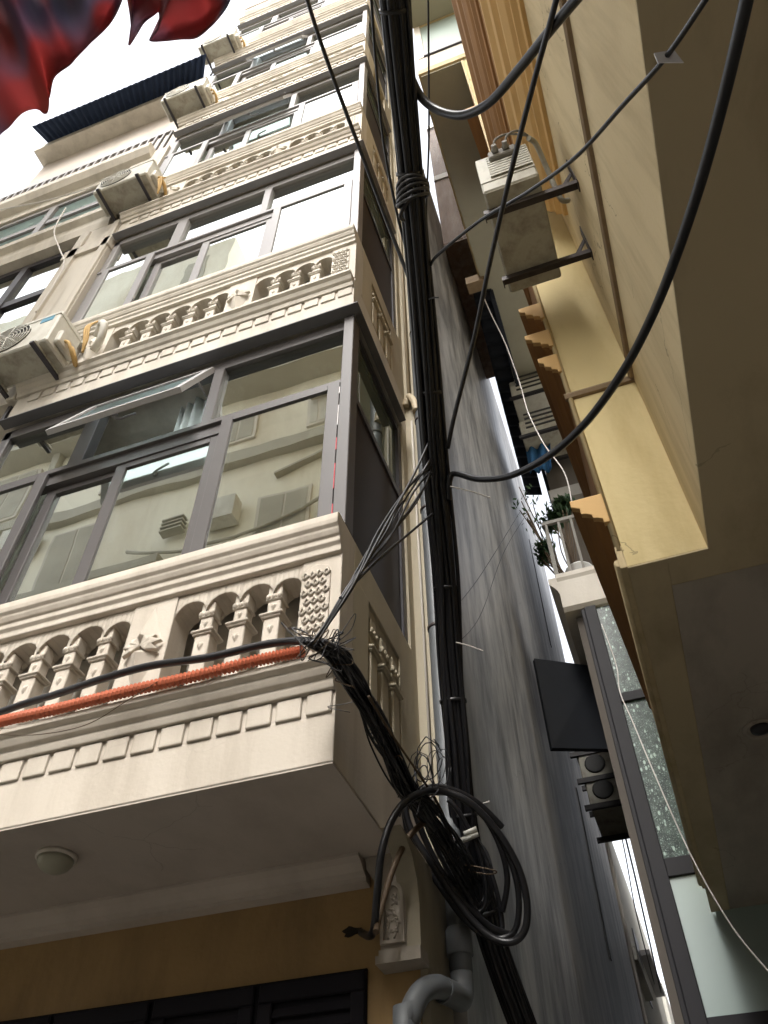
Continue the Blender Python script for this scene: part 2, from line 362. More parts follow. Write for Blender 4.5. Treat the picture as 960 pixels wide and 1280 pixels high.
# strip of the side wall in front of the pipe
# soffit, crown moulding, corbel
B('soffit', 'soffit', town, (XL-.2, XR-.002, YF+.002, 3.13, 3.192, 3.2))
b = MB()
b.ex_x([(3.129, 3.191), (2.99, 3.191), (2.99, 3.178), (3.02, 3.165), (3.05, 3.14), (3.08, 3.13), (3.08, 3.11), (3.129, 3.105)], XL-.2, -1.16)
b.build('crown_moulding', M['soffit'], town)
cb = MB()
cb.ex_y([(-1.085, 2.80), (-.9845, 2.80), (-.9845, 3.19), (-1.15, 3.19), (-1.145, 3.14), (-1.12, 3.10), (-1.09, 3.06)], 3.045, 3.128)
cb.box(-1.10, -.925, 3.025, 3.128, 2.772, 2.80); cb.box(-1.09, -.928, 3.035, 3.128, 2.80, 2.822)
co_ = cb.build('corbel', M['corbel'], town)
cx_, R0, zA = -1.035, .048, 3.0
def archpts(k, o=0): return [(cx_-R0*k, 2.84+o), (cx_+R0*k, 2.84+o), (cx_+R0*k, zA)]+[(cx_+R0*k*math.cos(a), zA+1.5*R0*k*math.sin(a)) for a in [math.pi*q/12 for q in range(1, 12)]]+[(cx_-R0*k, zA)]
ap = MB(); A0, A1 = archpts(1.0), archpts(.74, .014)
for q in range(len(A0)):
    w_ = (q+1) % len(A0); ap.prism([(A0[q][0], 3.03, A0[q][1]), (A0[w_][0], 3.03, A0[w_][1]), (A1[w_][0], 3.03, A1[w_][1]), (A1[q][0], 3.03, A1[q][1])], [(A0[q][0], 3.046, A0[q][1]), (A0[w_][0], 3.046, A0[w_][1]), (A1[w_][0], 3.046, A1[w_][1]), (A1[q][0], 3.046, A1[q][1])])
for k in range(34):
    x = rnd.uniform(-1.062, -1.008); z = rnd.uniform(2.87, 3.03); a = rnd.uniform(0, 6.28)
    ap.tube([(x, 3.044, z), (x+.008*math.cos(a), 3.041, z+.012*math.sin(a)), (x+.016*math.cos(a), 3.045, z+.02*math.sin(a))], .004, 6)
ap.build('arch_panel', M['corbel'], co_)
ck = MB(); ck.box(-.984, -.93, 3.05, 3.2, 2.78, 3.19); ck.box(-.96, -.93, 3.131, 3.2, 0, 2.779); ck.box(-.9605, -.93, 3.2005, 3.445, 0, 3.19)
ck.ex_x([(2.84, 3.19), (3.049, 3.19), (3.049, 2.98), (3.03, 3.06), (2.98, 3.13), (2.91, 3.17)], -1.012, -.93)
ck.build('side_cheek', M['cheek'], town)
# ragged hole in the wall where cables enter
hb = MB(); hb.ex_y([(-1.235+.035*math.cos(a)*(1+.3*math.sin(5*a)), 2.945+.018*math.sin(a)*(1+.3*math.cos(3*a))) for a in [2*math.pi*k/16 for k in range(16)]], 3.124, 3.1285)
hb.build('wall_hole', M['hole'], town)
# dark shutter door under the lintel
dr = MB(); dr.box(XL, -1.165, 3.10, 3.128, 0, 2.80)
door = B('door', 'door', town, (XL, -1.167, 3.118, 3.128, 0, 2.80))
for x0, x1 in ((-1.60, -1.165), (-2.06, -1.62), (-2.52, -2.08), (-3.0, -2.54), (-3.5, -3.02)):
    lf = MB(); lf.bev(x0, x1, 3.096, 3.117, 0, .1); lf.bev(x0, x0+.06, 3.096, 3.117, .1, 2.72); lf.bev(x1-.06, x1, 3.096, 3.117, .1, 2.72); lf.bev(x0, x1, 3.096, 3.117, 2.72, 2.79)
    for k in range(52):
        z = .12+k*.05; lf.quadbox([(x0+.06, 3.10, z), (x1-.06, 3.10, z), (x1-.06, 3.112, z+.03), (x0+.06, 3.112, z+.03), (x0+.06, 3.104, z-.004), (x1-.06, 3.104, z-.004), (x1-.06, 3.116, z+.026), (x0+.06, 3.116, z+.026)])
    lf.build('shutter_leaf', M['door'], door)

def star(mb, cx, y, cz, h=.26, w=.085):
    """pointed diamond relief with small leaves folded at its middle"""
    for sg in (-1, 1):
        i = len(mb.v); mb.v += [(cx, y, cz+sg*h), (cx+w, y, cz+sg*.03), (cx, y-.012, cz), (cx-w, y, cz+sg*.03), (cx, y-.062, cz+sg*.05)]
        for q in ((0, 1, 4), (1, 2, 4), (2, 3, 4), (3, 0, 4)): mb.f.append([i+k for k in q]); mb.sm.append(False)
    for a in (.25, .9, math.pi-.25, math.pi-.9, -.5, math.pi+.5):
        dx, dz = math.cos(a), math.sin(a)*.7; px, pz = -dz, dx; L_ = .10
        c = [(cx, y-.04, cz), (cx+dx*L_*.5+px*.026, y-.052, cz+dz*L_*.5+pz*.022), (cx+dx*L_, y-.03, cz+dz*L_), (cx+dx*L_*.5-px*.026, y-.048, cz+dz*L_*.5-pz*.022)]
        mb.prism(c, [(p[0], p[1]+.02, p[2]) for p in c])

def baluster(cx, cy_, z0, z1, par, m_, d='y', lod=0, w=.038):
    mb = MB(); h = z1-z0
    def bb(ww, za, zb_, bv=.004): mb.bev(cx-ww, cx+ww, cy_-ww, cy_+ww, za, zb_, bv)
    bb(w, z0, z0+h*.62)
    bb(w*1.25, z0+h*.62, z0+h*.64, .003); bb(w*1.45, z0+h*.64, z0+h*.67, .004); bb(w*1.15, z0+h*.67, z0+h*.69, .003)
    bb(w*.82, z0+h*.69, z0+h*.83); bb(w*1.05, z0+h*.83, z0+h*.85, .003)
    # leaf tips of the capital
    for k in (-1, 0, 1):
        ox, oy = (k*w*.75, -w*.95) if d == 'y' else (w*.95, k*w*.75)
        mb.lathe((cx+ox, cy_+oy, z0+h*.85), [(.006, -.004), (.013, .008), (.009, .02), (.001, .03)], 7)
    bb(w*.9, z0+h*.85, z1)
    if lod == 0:
        for zf, rr in ((.08, .014), (.22, .02), (.36, .014), (.5, .02), (.76, .016)):
            off = w if zf < .7 else w*.82
            if d == 'y': mb.prism([(cx+a*rr, cy_-off+.001, z0+h*zf+c*rr*1.5) for a, c in ((0, -1), (.8, .2), (.5, .8), (0, .5), (-.5, .8), (-.8, .2))], [(cx+a*rr*.5, cy_-off-.008, z0+h*zf+c*rr*.8) for a, c in ((0, -1), (.8, .2), (.5, .8), (0, .5), (-.5, .8), (-.8, .2))])
            else: mb.lathe((cx+off, cy_, z0+h*zf), [(rr, 0), (rr*.8, .008), (rr*.3, .013)], 8, 'x')
    return mb.build('baluster', M[m_], par)

def spandrels(mb, edges, z0, z1, ya, yb, side=False):
    """arched heads between consecutive edges: solid above the arcs"""
    for e0, e1 in zip(edges[:-1], edges[1:]):
        n = 8; c = (e0+e1)/2; r_ = abs(e1-e0)/2
        for k in range(n):
            a0, a1 = math.pi*k/n, math.pi*(k+1)/n
            u0, u1 = c-math.copysign(r_, e1-e0)*math.cos(a0), c-math.copysign(r_, e1-e0)*math.cos(a1)
            w0, w1 = z0+min(r_, (z1-z0)*.9)*math.sin(a0), z0+min(r_, (z1-z0)*.9)*math.sin(a1)
            if side: mb.prism([(ya, u0, w0), (ya, u1, w1), (ya, u1, z1), (ya, u0, z1)], [(yb, u0, w0), (yb, u1, w1), (yb, u1, z1), (yb, u0, z1)])
            else: mb.prism([(u0, ya, w0), (u1, ya, w1), (u1, ya, z1), (u0, ya, z1)], [(u0, yb, w0), (u1, yb, w1), (u1, yb, z1), (u0, yb, z1)])

def balcony(k):
    zb = 3.2+H*k; mt = 'plaster' if k == 0 else 'plaster_up'; lod = 0 if k < 2 else 1
    xl = XL-(.2 if k == 0 else .0)
    g = MB()
    # slab and plain fascia
    g.box(xl, XR, YF, YB, zb+.001, zb+.42)
    # stepped cornice on the front
    y = YF
    g.ex_x([(y, zb+.305), (y-.022, zb+.305), (y-.03, zb+.33), (y-.03, zb+.342), (y-.048, zb+.352), (y-.062, zb+.375), (y-.062, zb+.385), (y-.085, zb+.398), (y-.085, zb+.424), (y+.1, zb+.424), (y+.1, zb+.421), (y, zb+.421)], xl, XR-.001)
    nd = int((XR-xl)/.125)
    for q in range(nd):
        x1 = XR-.012-q*.125; g.bev(x1-.103, x1, y-.011, y+.001, zb+.208, zb+.3, .003)
    # lower plinth of the balustrade + end posts
    g.box(xl, XR, y+.012, y+.14, zb+.424, zb+.47)
    g.box(-1.205, XR, y+.004, y+.15, zb+.47, zb+1.055)
    bal = g.build('balcony', M[mt], town)
    # corner lattice panel
    lp = MB(); lp.ex_y([(-1.20+.135*a, zb+c) for a, c in ((0, .50), (1.0, .50), (1.0, .96), (.86, 1.0), (.5, 1.015), (.14, 1.0), (0, .96))], y-.004, y+.004)
    if lod == 0:
        for r_ in range(9):
            for c in range(4):
                cx = -1.184+.034*c+(.017 if r_ % 2 else 0); cz = zb+.535+.052*r_
                if cx > -1.07: continue
                lp.tube([(cx, y-.006, cz-.02), (cx+.013, y-.008, cz), (cx, y-.006, cz+.022), (cx-.013, y-.008, cz), (cx, y-.006, cz-.02)], .0055, 6)
    else:
        for r_ in range(9):
            for c in range(4): lp.box(-1.19+.03*c, -1.175+.03*c, y-.011, y-.004, zb+.53+.052*r_, zb+.565+.052*r_)
    lp.build('lattice_panel', M[mt], bal)
    # balustrade: piers, arches
    groups = [([-1.205, -1.345, -1.51, -1.68, -1.84],), ([-2.07, -2.215, -2.40, -2.585, -2.77, -2.955, -3.11],), ([-3.36, -3.50, -3.62, -3.75],)]
    w = MB(); z1 = zb+1.055; zs = zb+.92
    for (e,) in groups: spandrels(w, e, zs, z1, y+.012, y+.14)
    for a, c in ((-1.84, -2.07), (-3.11, -3.36)): w.box(a, c, y+.004, y+.14, zb+.47, z1)
    w.build('arcade', M[mt], bal)
    # inner board behind the openings
    B('backing_board', 'room', bal, (xl, XR-.2, y+.20, y+.22, zb+.43, zb+1.2))
    for (e,) in groups:
        for x in e[1:-1]: baluster(x, y+.062, zb+.47, zs+.06, bal, mt, 'y', lod)
    for cx in (-1.955, -3.235):
        st = MB(); star(st, cx, y+.006, zb+.76); st.build('star_relief', M[mt], bal)
    # hand rail
    r_ = MB(); zr = zb+1.055
    r_.ex_x([(y, zr), (y-.016, zr+.004), (y-.016, zr+.04), (y-.03, zr+.055), (y-.03, zr+.085), (y-.04, zr+.092), (y-.052, zr+.115), (y-.052, zr+.125), (y-.066, zr+.14), (y-.07, zr+.165), (y-.066, zr+.205), (y-.05, zr+.215), (y+.15, zr+.215), (y+.15, zr)], xl, XR-.001)
    r_.build('rail', M[mt], bal)
    # side return
    s = MB(); xs = XR
    ye = [2.70, 2.84, 3.0, 3.15]
    s.box(xs-.14, xs, y+.152, ye[0], zb+.421, zb+1.055); s.box(xs-.14, xs, ye[-1], YB-.001, zb+.421, zb+1.055)
    s.box(xs-.14, xs, y+.152, YB-.001, zb+1.055, zb+1.27); s.box(xs-.14, xs-.012, ye[0], ye[-1], zb+.421, zb+.44); s.box(xs-.145, xs-.12, ye[0], ye[-1], zb+.44, zs+.1)
    spandrels(s, ye, zs, z1, xs-.14, xs-.012, True)
    s.box(xs-.17, xs-.15, y+.4, YB-.01, zb+.43, zb+1.2)
    so = s.build('side_parapet', M['side_plaster'], bal)
    if k < 3:
        for yy in (2.77, 2.92, 3.075): baluster(xs-.042, yy, zb+.44, zs+.06, so, 'side_plaster', 'x', 1, .044)
    return bal
for k in range(6): balcony(k)
q = MB()
for j in range(30): q.box(XL+.02+j*.045, XL+.055+j*.045, 2.27, 2.29, 21.4, 24.2)
q.box(XL, -2.38, 2.291, 2.33, 21.35, 24.25)
q.build('roof_cladding', M['soffit'], town)
B('parapet', 'plaster_up', town, (XL, XR, YF, YB, 20.1+1.3, 20.1+2.2))

def bay_window(k, awn=False):
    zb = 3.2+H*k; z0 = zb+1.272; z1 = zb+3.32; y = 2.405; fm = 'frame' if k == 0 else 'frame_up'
    zt0, zt1 = zb+2.46, zb+2.60
    D = .07
    fr = MB()
    # corner post, head, transom
    fr.bev(-1.085, XR, y-.03, y+D, z0, z1, .004)
    fr.box(XL, -1.085, y, y+D, zb+3.22, z1)
    fr.bev(XL, -1.085, y-.012, y+D, zt1-.045, zt1, .003)
    fr.box(XL, -1.085, y+.012, y+D, zt0, zt1-.045)
    fr.bev(XL, XL+.07, y, y+D, z0, z1)
    for a, c in ((-2.03, -1.955), (-2.995, -2.88)): fr.bev(a, c, y-.006, y+D, zt1, zb+3.22, .003)
    w = fr.build('window', M[fm], town)
    # upper panes
    for i, (a, c) in enumerate(((-1.955, -1.085), (-2.88, -2.03), (XL+.07, -2.995))):
        if i == 1 and awn: continue
        B('pane', 'glass', w, (a+.001, c-.001, y+.03, y+.036, zt1+.001, zb+3.219))
    # lower sashes: right one in front, the others behind
    def sash(a, c, yy, fw, bar=.05):
        s = MB(); zl, zh = z0+.002, zt0+ (.10 if yy < y+.01 else -.002)
        s.bev(a, a+fw, yy, yy+.03, zl, zh, .003); s.bev(c-fw, c, yy, yy+.03, zl, zh, .003)
        s.box(a+fw, c-fw, yy, yy+.03, zh-bar, zh); s.box(a+fw, c-fw, yy, yy+.03, zl, zl+.04)
        so = s.build('sash', M[fm], w)
        B('pane', 'glass', so, (a+fw+.001, c-fw-.001, yy+.012, yy+.017, zl+.041, zh-bar-.001))
    sash(-1.865, -1.092, y-.02, .078)
    sash(-2.60, -1.867, y+.022, .078)
    sash(-3.125, -2.50, y+.054, .075)
    sash(XL+.07, -3.11, y-.02, .078)
    # flashing above
    pj = .05 if k == 0 else .04
    f = MB(); f.prism([(XL, y-.02, zb+3.33), (XL, y-.05-pj, zb+3.335), (XL, y-.05-pj, zb+3.345), (XL, y-.02, zb+3.375)], [(XR+.02, y-.02, zb+3.33), (XR+pj, y-.05-pj, zb+3.335), (XR+pj, y-.05-pj, zb+3.345), (XR+.02, y-.02, zb+3.375)])
    f.prism([(XR, y, zb+3.33), (XR+pj, y-.1, zb+3.338), (XR+pj, y-.1, zb+3.348), (XR, y, zb+3.375)], [(XR, 3.30, zb+3.33), (XR+pj, 3.30, zb+3.338), (XR+pj, 3.30, zb+3.348), (XR, 3.30, zb+3.375)])
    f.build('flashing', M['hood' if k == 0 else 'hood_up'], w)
    # side return: dark panel below, glass above
    s = MB(); x = XR-.02
    s.box(x-.05, x, y+D+.001, 3.34, zb+2.50, zb+2.56); s.box(x-.05, x, y+D+.001, 3.34, zb+3.26, z1)
    s.bev(x-.05, x+.004, 3.30, 3.36, z0, z1, .003)
    so = s.build('side_frame', M['frame_dark'], w)
    B('side_panel', 'dark_panel', so, (x-.03, x-.012, y+D+.002, 3.299, z0, zb+2.499))
    B('pane', 'glass_side', so, (x-.03, x-.02, y+D+.002, 3.299, zb+2.561, zb+3.259))
    B('side_trim', 'side_plaster', so, (x-.05, XR, 3.362, YB-.002, z0, zb+3.379))
    # room behind
    B('room_wall', 'room', w, (XL+.05, XR-.2, 3.40, 3.44, zb+.43, zb+3.37))
    if k < 3:
        for xa, xb, yy, ph in ((-2.42, -1.93, 2.62, 0), (-1.42, -1.12, 2.66, 2), (-3.6, -3.3, 2.64, 4)):
            g = []
            for j in range(3):
                g.append([(xa+(xb-xa)*i/40, yy+.025*math.sin(i*.95+ph)+.012*math.sin(i*.37), zb+.9+2.4*j/2) for i in range(41)])
            MB().sheet(g, .004).build('curtain', M['curtain'], w)
    if awn:
        a, c = -2.985, -2.035; hz = zb+3.245; L_, ang = .66, R(22 if k == 0 else 12)
        def P(x, t, o): return (x, y-.005-math.sin(ang)*t-math.cos(ang)*o, hz-math.cos(ang)*t+math.sin(ang)*o)
        s = MB()
        def bar(xa, xb, ta, tb): s.quadbox([P(xa, ta, -.018), P(xb, ta, -.018), P(xb, tb, -.018), P(xa, tb, -.018), P(xa, ta, .018), P(xb, ta, .018), P(xb, tb, .018), P(xa, tb, .018)])
        bar(a, a+.06, 0, L_); bar(c-.06, c, 0, L_); bar(a+.06, c-.06, 0, .055); bar(a+.06, c-.06, L_-.055, L_)
        so = s.build('awning_sash', M['sash_lit'], w)
        g = MB(); g.quadbox([P(a+.06, .055, -.004), P(c-.06, .055, -.004), P(c-.06, L_-.055, -.004), P(a+.06, L_-.055, -.004), P(a+.06, .055, .004), P(c-.06, .055, .004), P(c-.06, L_-.055, .004), P(a+.06, L_-.055, .004)])
        g.build('pane', M['glass_pale'], so)
        hh = MB(); xm = -2.52; hh.tube([P(xm, L_-.03, -.018), P(xm, L_-.03, -.05), P(xm+.03, L_-.035, -.06), P(xm+.12, L_-.06, -.06)], .008, 8)
        hh.lathe(P(xm, L_-.03, -.03), [(.018, -.01), (.018, .012)], 10, 'y'); hh.build('handle', M['frame_up'], so)
        B('stay_arm', 'frame_up', w, (c-.03, c-.018, y-.12, y+.02, zt1+.35, zt1+.362))
    return w
for k in range(6):
    w = bay_window(k, awn=k in (0, 2, 3))
    if k == 0:
        t = MB(); t2 = MB(); z = 4.55
        while z < 5.78:
            q = rnd.uniform(.06, .2); (t if rnd.random() < .5 else t2).box(-1.091, -1.086, 2.378, 2.3835, z, min(z+q, 5.8)); z += q+rnd.choice((0, .02, .12))
        t.build('red_tape', M['redtape'], w); t2.build('white_tape', M['whitetape'], w)

# rusty cage on the far side wall, upper floors
cg = thing('balcony_cage', 'rust-brown metal balcony cage jutting over the alley high above the grey cement wall', 'balcony', (-.72, 6.5, 15.5))
b = MB()
for q in range(17):
    x = -.915+q*.026; b.box(x, x+.018, 6.0, 6.012, 15.55, 18.6)
for q in range(26):
    yy = 6.0+q*.11; b.box(-.485, -.473, yy, yy+.09, 15.55, 18.6)
b.build('cladding', M['rust'], cg)
B('floor_slab', 'rust', cg, (-.915, -.48, 6.013, 8.9, 15.5, 15.6))
B('backing', 'rust', cg, (-.915, -.49, 6.02, 8.9, 15.6, 22.0))
B('band', 'far2', cg, (-.915, -.46, 5.97, 8.9, 18.6, 18.85)); B('band', 'far2', cg, (-.915, -.46, 5.97, 8.9, 22.0, 22.2))
b = MB()
for q in range(14):
    x = -.91+q*.032; b.box(x, x+.008, 5.985, 5.995, 18.85, 22.0)
b.build('bars', M['steel'], cg)
# lattice grille at the very top of the townhouse side
gr = thing('window_grille', 'orange-brown lattice grille beside the topmost side windows of the townhouse', 'grille', (-.95, 3.2, 16.7))
b = MB()
for q in range(9): b.box(-1.0, -.86, 3.46+.0*q, 3.48, 15.2+q*.17, 15.24+q*.17)
for q in range(5): b.box(-1.0+q*.034, -.99+q*.034, 3.44, 3.455, 15.1, 16.8)
b.build('bars', M['rust'], gr)

# ceiling lamp under the soffit
lm = thing('ceiling_lamp', 'round unlit dome lamp on the shadowed soffit under the townhouse bay', 'lamp', (-2.31, 2.6, 3.19))
MB().lathe((-2.31, 2.6, 3.19), [(.082, 0), (.082, -.012), (.076, -.016)], 28).build('base', M['whitepaint'], lm)
MB().lathe((-2.31, 2.6, 3.174), [(.073, 0), (.07, -.014), (.06, -.03), (.04, -.044), (.016, -.051), (.002, -.052)], 28).build('dome', M['lampglass'], lm)

# drain pipe
dp = thing('drain_pipe', 'grey plastic drainpipe running down beside the cement wall to an elbow', 'pipe', (-.875, 3.4, 2.9))
MB().tube([(-.875, 3.4, z) for z in (2.84, 3.2, 5, 8, 12, 20)], .046, 14).build('pipe', M['pvc'], dp)
MB().lathe((-.875, 3.4, 2.90), [(.05, 0), (.054, .004), (.054, .10), (.05, .105)], 18).build('coupling', M['pvc'], dp)
MB().tube(smooth([(-.875, 3.4, 2.88), (-.875, 3.4, 2.79), (-.875, 3.36, 2.735), (-.88, 3.28, 2.725), (-.90, 3.20, 2.72)], 6), .045, 14).build('elbow', M['pvc'], dp)
MB().tube(smooth([(-.885, 3.25, 2.722), (-.91, 3.165, 2.72), (-.95, 3.09, 2.68), (-.985, 3.05, 2.58), (-1.0, 3.04, 2.4), (-1.0, 3.04, .05)], 6), .041, 14).build('lower_pipe', M['pvc'], dp)
for z in (3.35, 4.6, 5.6, 6.6, 7.9): MB().lathe((-.875, 3.4, z), [(.049, 0), (.052, .002), (.052, .02), (.049, .022)], 14).build('clamp', M['steel'], dp)
# small cream pipe with elbow joining
cpipe = thing('waste_pipe', 'thin cream waste pipe with an elbow high on the beige wall edge', 'pipe', (-.99, 3.4, 7))
MB().tube(smooth([(-1.0, 3.42, 6.9), (-.97, 3.40, 6.98), (-.945, 3.385, 6.95), (-.915, 3.37, 6.85), (-.90, 3.37, 6.72)], 5), .028, 10).build('elbow', M['creampipe'], cpipe)
MB().tube([(-.965, 3.41, 6.95), (-.965, 3.41, 12), (-.965, 3.41, 18)], .014, 8).build('riser', M['creampipe'], cpipe)
MB().tube([(-.96, 3.43, 3.3), (-.96, 3.43, 6.7)], .008, 6).build('thin_line', M['whitepaint'], cpipe)

# ================================================================== AIR CONDITIONERS (left)
def aircon(name, label, loc, w, d, h, sticker=False, group='outdoor units between the two left houses', br=True):
    """outdoor unit, fan facing -y, pipes on +x side"""
    t = thing(name, label, 'air conditioner', loc, group); x, y, z = loc
    b = MB(); b.bev(x-w/2, x+w/2, y-d/2, y+d/2, z, z+h, .012)
    b.box(x-w/2-.004, x+w/2+.004, y-d/2-.006, y+d/2+.004, z+h-.06, z+h-.052)
    b.build('casing', M['acwhite'], t)
    p = MB(); p.box(x-w/2+.02, x+w/2-.02, y-d/2+.02, y+d/2-.02, z-.006, z)
    for sx in (-1, 1): p.bev(x+sx*w*.36-.02, x+sx*w*.36+.02, y-d/2-.02, y+d/2+.02, z-.03, z-.006, .003)
    p.build('base_plate', M['acgrime'], t)
    g = MB(); cx, cz, rr = x-w*.14, z+h*.5, h*.42
    for q in range(1, 8):
        r_ = rr*q/7; g.tube([(cx+r_*math.cos(a), y-d/2-.012-.012*(1-q/7), cz+r_*math.sin(a)) for a in [2*math.pi*k/24 for k in range(25)]], .004, 4)
    for q in range(8):
        a = math.pi*q/4; g.tube([(cx, y-d/2-.024, cz), (cx+rr*math.cos(a), y-d/2-.012, cz+rr*math.sin(a))], .004, 4)
    g.build('fan_grille', M['acwhite'], t)
    MB().lathe((cx, y-d/2-.001, cz), [(rr, 0), (rr, -.004)], 24, 'y').build('fan_opening', M['acdark'], t)
    s = MB(); s.bev(x+w/2, x+w/2+.05, y-d*.3, y+d*.42, z+.05, z+h*.45, .01); s.build('valve_cover', M['acwhite'], t)
    pp = MB()
    for q in range(2): pp.tube(smooth([(x+w/2+.05, y-.02+.05*q, z+.12), (x+w/2+.10, y-.02+.05*q, z+.06), (x+w/2+.11, y+.05+.04*q, z-.02), (x+w/2+.05, y+d/2+.03, z+.02)], 5), .014, 8)
    pp.build('pipework', M['copper'], t)
    if sticker: B('sticker', 'sticker', t, (x+w*.24, x+w*.42, y-d/2-.004, y-d/2+.001, z+h*.72, z+h*.9))
    if br:
        for sx in (-1, 1):
            k = MB(); k.box(x+sx*w*.36-.015, x+sx*w*.36+.015, y-d/2-.03, y+d/2+.12, z-.056, z-.032); k.box(x+sx*w*.36-.015, x+sx*w*.36+.015, y+d/2+.1, y+d/2+.12, z-.3, z-.056); k.build('bracket', M['frame_dark'], t)
    return t
# hose of the lowest unit
aircon('outdoor_unit', 'lowest white outdoor unit with blue sticker at the left picture edge', (-3.62, 2.15, 6.98), .64, .27, .45, True)
aircon('outdoor_unit', 'beige outdoor unit below the pale window bars, second lowest on the left', (-3.66, 2.17, 10.55), .66, .29, .44)
aircon('outdoor_unit', 'beige outdoor unit right of the blue tin awning, second highest', (-3.60, 2.17, 13.95), .66, .29, .44)
aircon('outdoor_unit', 'topmost beige outdoor unit against white sky near the red cloth', (-3.60, 2.17, 17.15), .66, .29, .44)
hose = MB().tube(smooth([(-3.12, 2.26, 7.3), (-3.06, 2.2, 7.36), (-3.0, 2.18, 7.28), (-3.02, 2.22, 7.16), (-3.1, 2.27, 7.10)], 8), .03, 10).build('drain_hose', M['acwhite'], origin=(-3.12, 2.26, 7.1))
tag(hose, 'short white insulated hose looping beside the lowest left outdoor unit', 'hose')
for q, lab in enumerate(('tan-taped pipe tails hanging beside the blue-stickered outdoor unit', 'tan-taped pipe tails beside the outdoor unit under pale window bars')):
    zz = 6.95+q*3.32; xx = -3.16-q*.12
    o = MB()
    for j in range(3): o.tube(smooth([(xx+.02*j, 2.2, zz+.5), (xx+.03+.02*j, 2.14, zz+.3), (xx+.06+.015*j, 2.16, zz+.12), (xx+.05, 2.2, zz+.02)], 6), .008, 6)
    tag(o.build('pipe_tail', M['copper'], origin=(xx, 2.2, zz)), lab, 'pipe')

# ================================================================== NEIGHBOUR HOUSE (far left)
nb = thing('neighbour_house', 'pale weathered house left of the townhouse, dark upper windows and blue tin top', 'house', (-6, 5, 0))
B('wall', 'plaster_up', nb, (-9.5, XL-.22, 2.62, 9, 0, 13.2))
pl = MB(); pl.box(-4.28, XL-.02, 2.36, 2.62, 6.9, 10.45); pl.box(-4.33, XL-.01, 2.33, 2.63, 9.75, 9.95); pl.box(-4.28, XL-.02, 2.38, 2.62, 10.8, 13.0)
pl.bev(-3.86, XL-.03, 2.33, 2.37, 6.9, 10.4); pl.bev(-4.27, -4.16, 2.33, 2.37, 6.9, 10.4)
pl.build('pilaster', M['plaster_up'], nb)
def nbwin(z0, z1, fm, gl, mull, zt):
    f = MB(); y = 2.45; xa, xb = -8.6, -4.30
    f.box(xa, xb, y, y+.07, z1-.1, z1); f.box(xa, xb, y, y+.07, zt-.05, zt+.07); f.box(xa, xb, y, y+.07, z0, z0+.08)
    for q in mull: f.box(q-.05, q+.05, y-.01, y+.069, z0+.08, z1-.1)
    w = f.build('window', M[fm], nb)
    ms = sorted(mull)
    for a, c in zip(ms[:-1], ms[1:]):
        B('pane', gl, w, (a+.051, c-.051, y+.03, y+.036, z0+.081, zt-.051)); B('pane', gl, w, (a+.051, c-.051, y+.03, y+.036, zt+.071, z1-.101))
nbwin(7.6, 10.42, 'frame_dark', 'glass', (-4.35, -5.05, -5.9, -6.75, -7.6, -8.55), 9.4)
nbwin(11.25, 12.55, 'frame_up', 'glass_pale', (-4.35, -5.4, -6.5, -7.6, -8.55), 11.9)
c = MB()
c.ex_x([(2.62, 10.46), (2.36, 10.46), (2.34, 10.6), (2.34, 10.75), (2.28, 10.8), (2.28, 10.92), (2.34, 10.95), (2.34, 11.1), (2.40, 11.2), (2.62, 11.2)], -9.5, -3.98)
c.ex_x([(2.62, 12.56), (2.42, 12.56), (2.40, 12.7), (2.32, 12.75), (2.26, 12.86), (2.26, 13.0), (2.62, 13.0)], -9.5, -3.98)
c.build('ledge', M['plaster_up'], nb)
b = MB()
b.box(-9.5, XL-.25, 2.42, 2.46, 14.0, 14.06); b.box(-9.5, XL-.25, 2.42, 2.46, 13.1, 13.14)
for q in range(24): b.box(-6.85+q*.125, -6.82+q*.125, 2.42, 2.45, 13.14, 14.0)
for q in range(3): b.box(-9.0+q*.9, -8.94+q*.9, 2.42, 2.46, 13.14, 14.5)
b.build('railing', M['frame_up'], nb)
B('setback_wall', 'soffit', nb, (-7.0, XL-.25, 2.62, 8, 13.21, 16.2))
B('roof_slab', 'plaster_up', nb, (-7.05, XL-.3, 2.36, 8, 16.2, 16.42))
N_ = 240
grid = []
for j in range(9):
    v = j/8; row = []
    for i in range(N_*1+1):
        u = i/N_; x = -6.85+(u*2.95)
        row.append((x+.3*v*u, 2.40-.38*v, 16.46-.24*v+.022*math.sin(u*2*math.pi*30)))
    grid.append(row)
MB().sheet(grid, .01).build('blue_cladding', M['bluetin'], nb)
b = MB(); b.box(-6.87, -3.85, 2.362, 2.41, 16.50, 16.56); b.build('gutter', M['frame_up'], nb)

# ================================================================== CORNER BUILDING (right)
XP, YP, XB, ZS = .546, 2.96, .165, 4.32
Z1 = 5.76
cb_ = thing('corner_building', 'cream and yellow building overhanging on the right with brown stepped mouldings', 'building', (1.5, 3, 0))
# walls above the overhang
B('wall', 'cream', cb_, (XP, 4.5, -6, YP, ZS+.002, 22))
B('bay_wall', 'yellow', cb_, (XB, XP-.001, YP, 4.84, ZS+.002, 13.99), (XP-.001, 4.5, YP+.001, 4.84, ZS+.002, 13.99), (.25, 4.5, 4.841, 6.949, ZS+.002, ZS+.12))
B('ground_wall', 'rsoffit2', cb_, (1.9, 4.5, -6, 6.94, 0, ZS-.012))
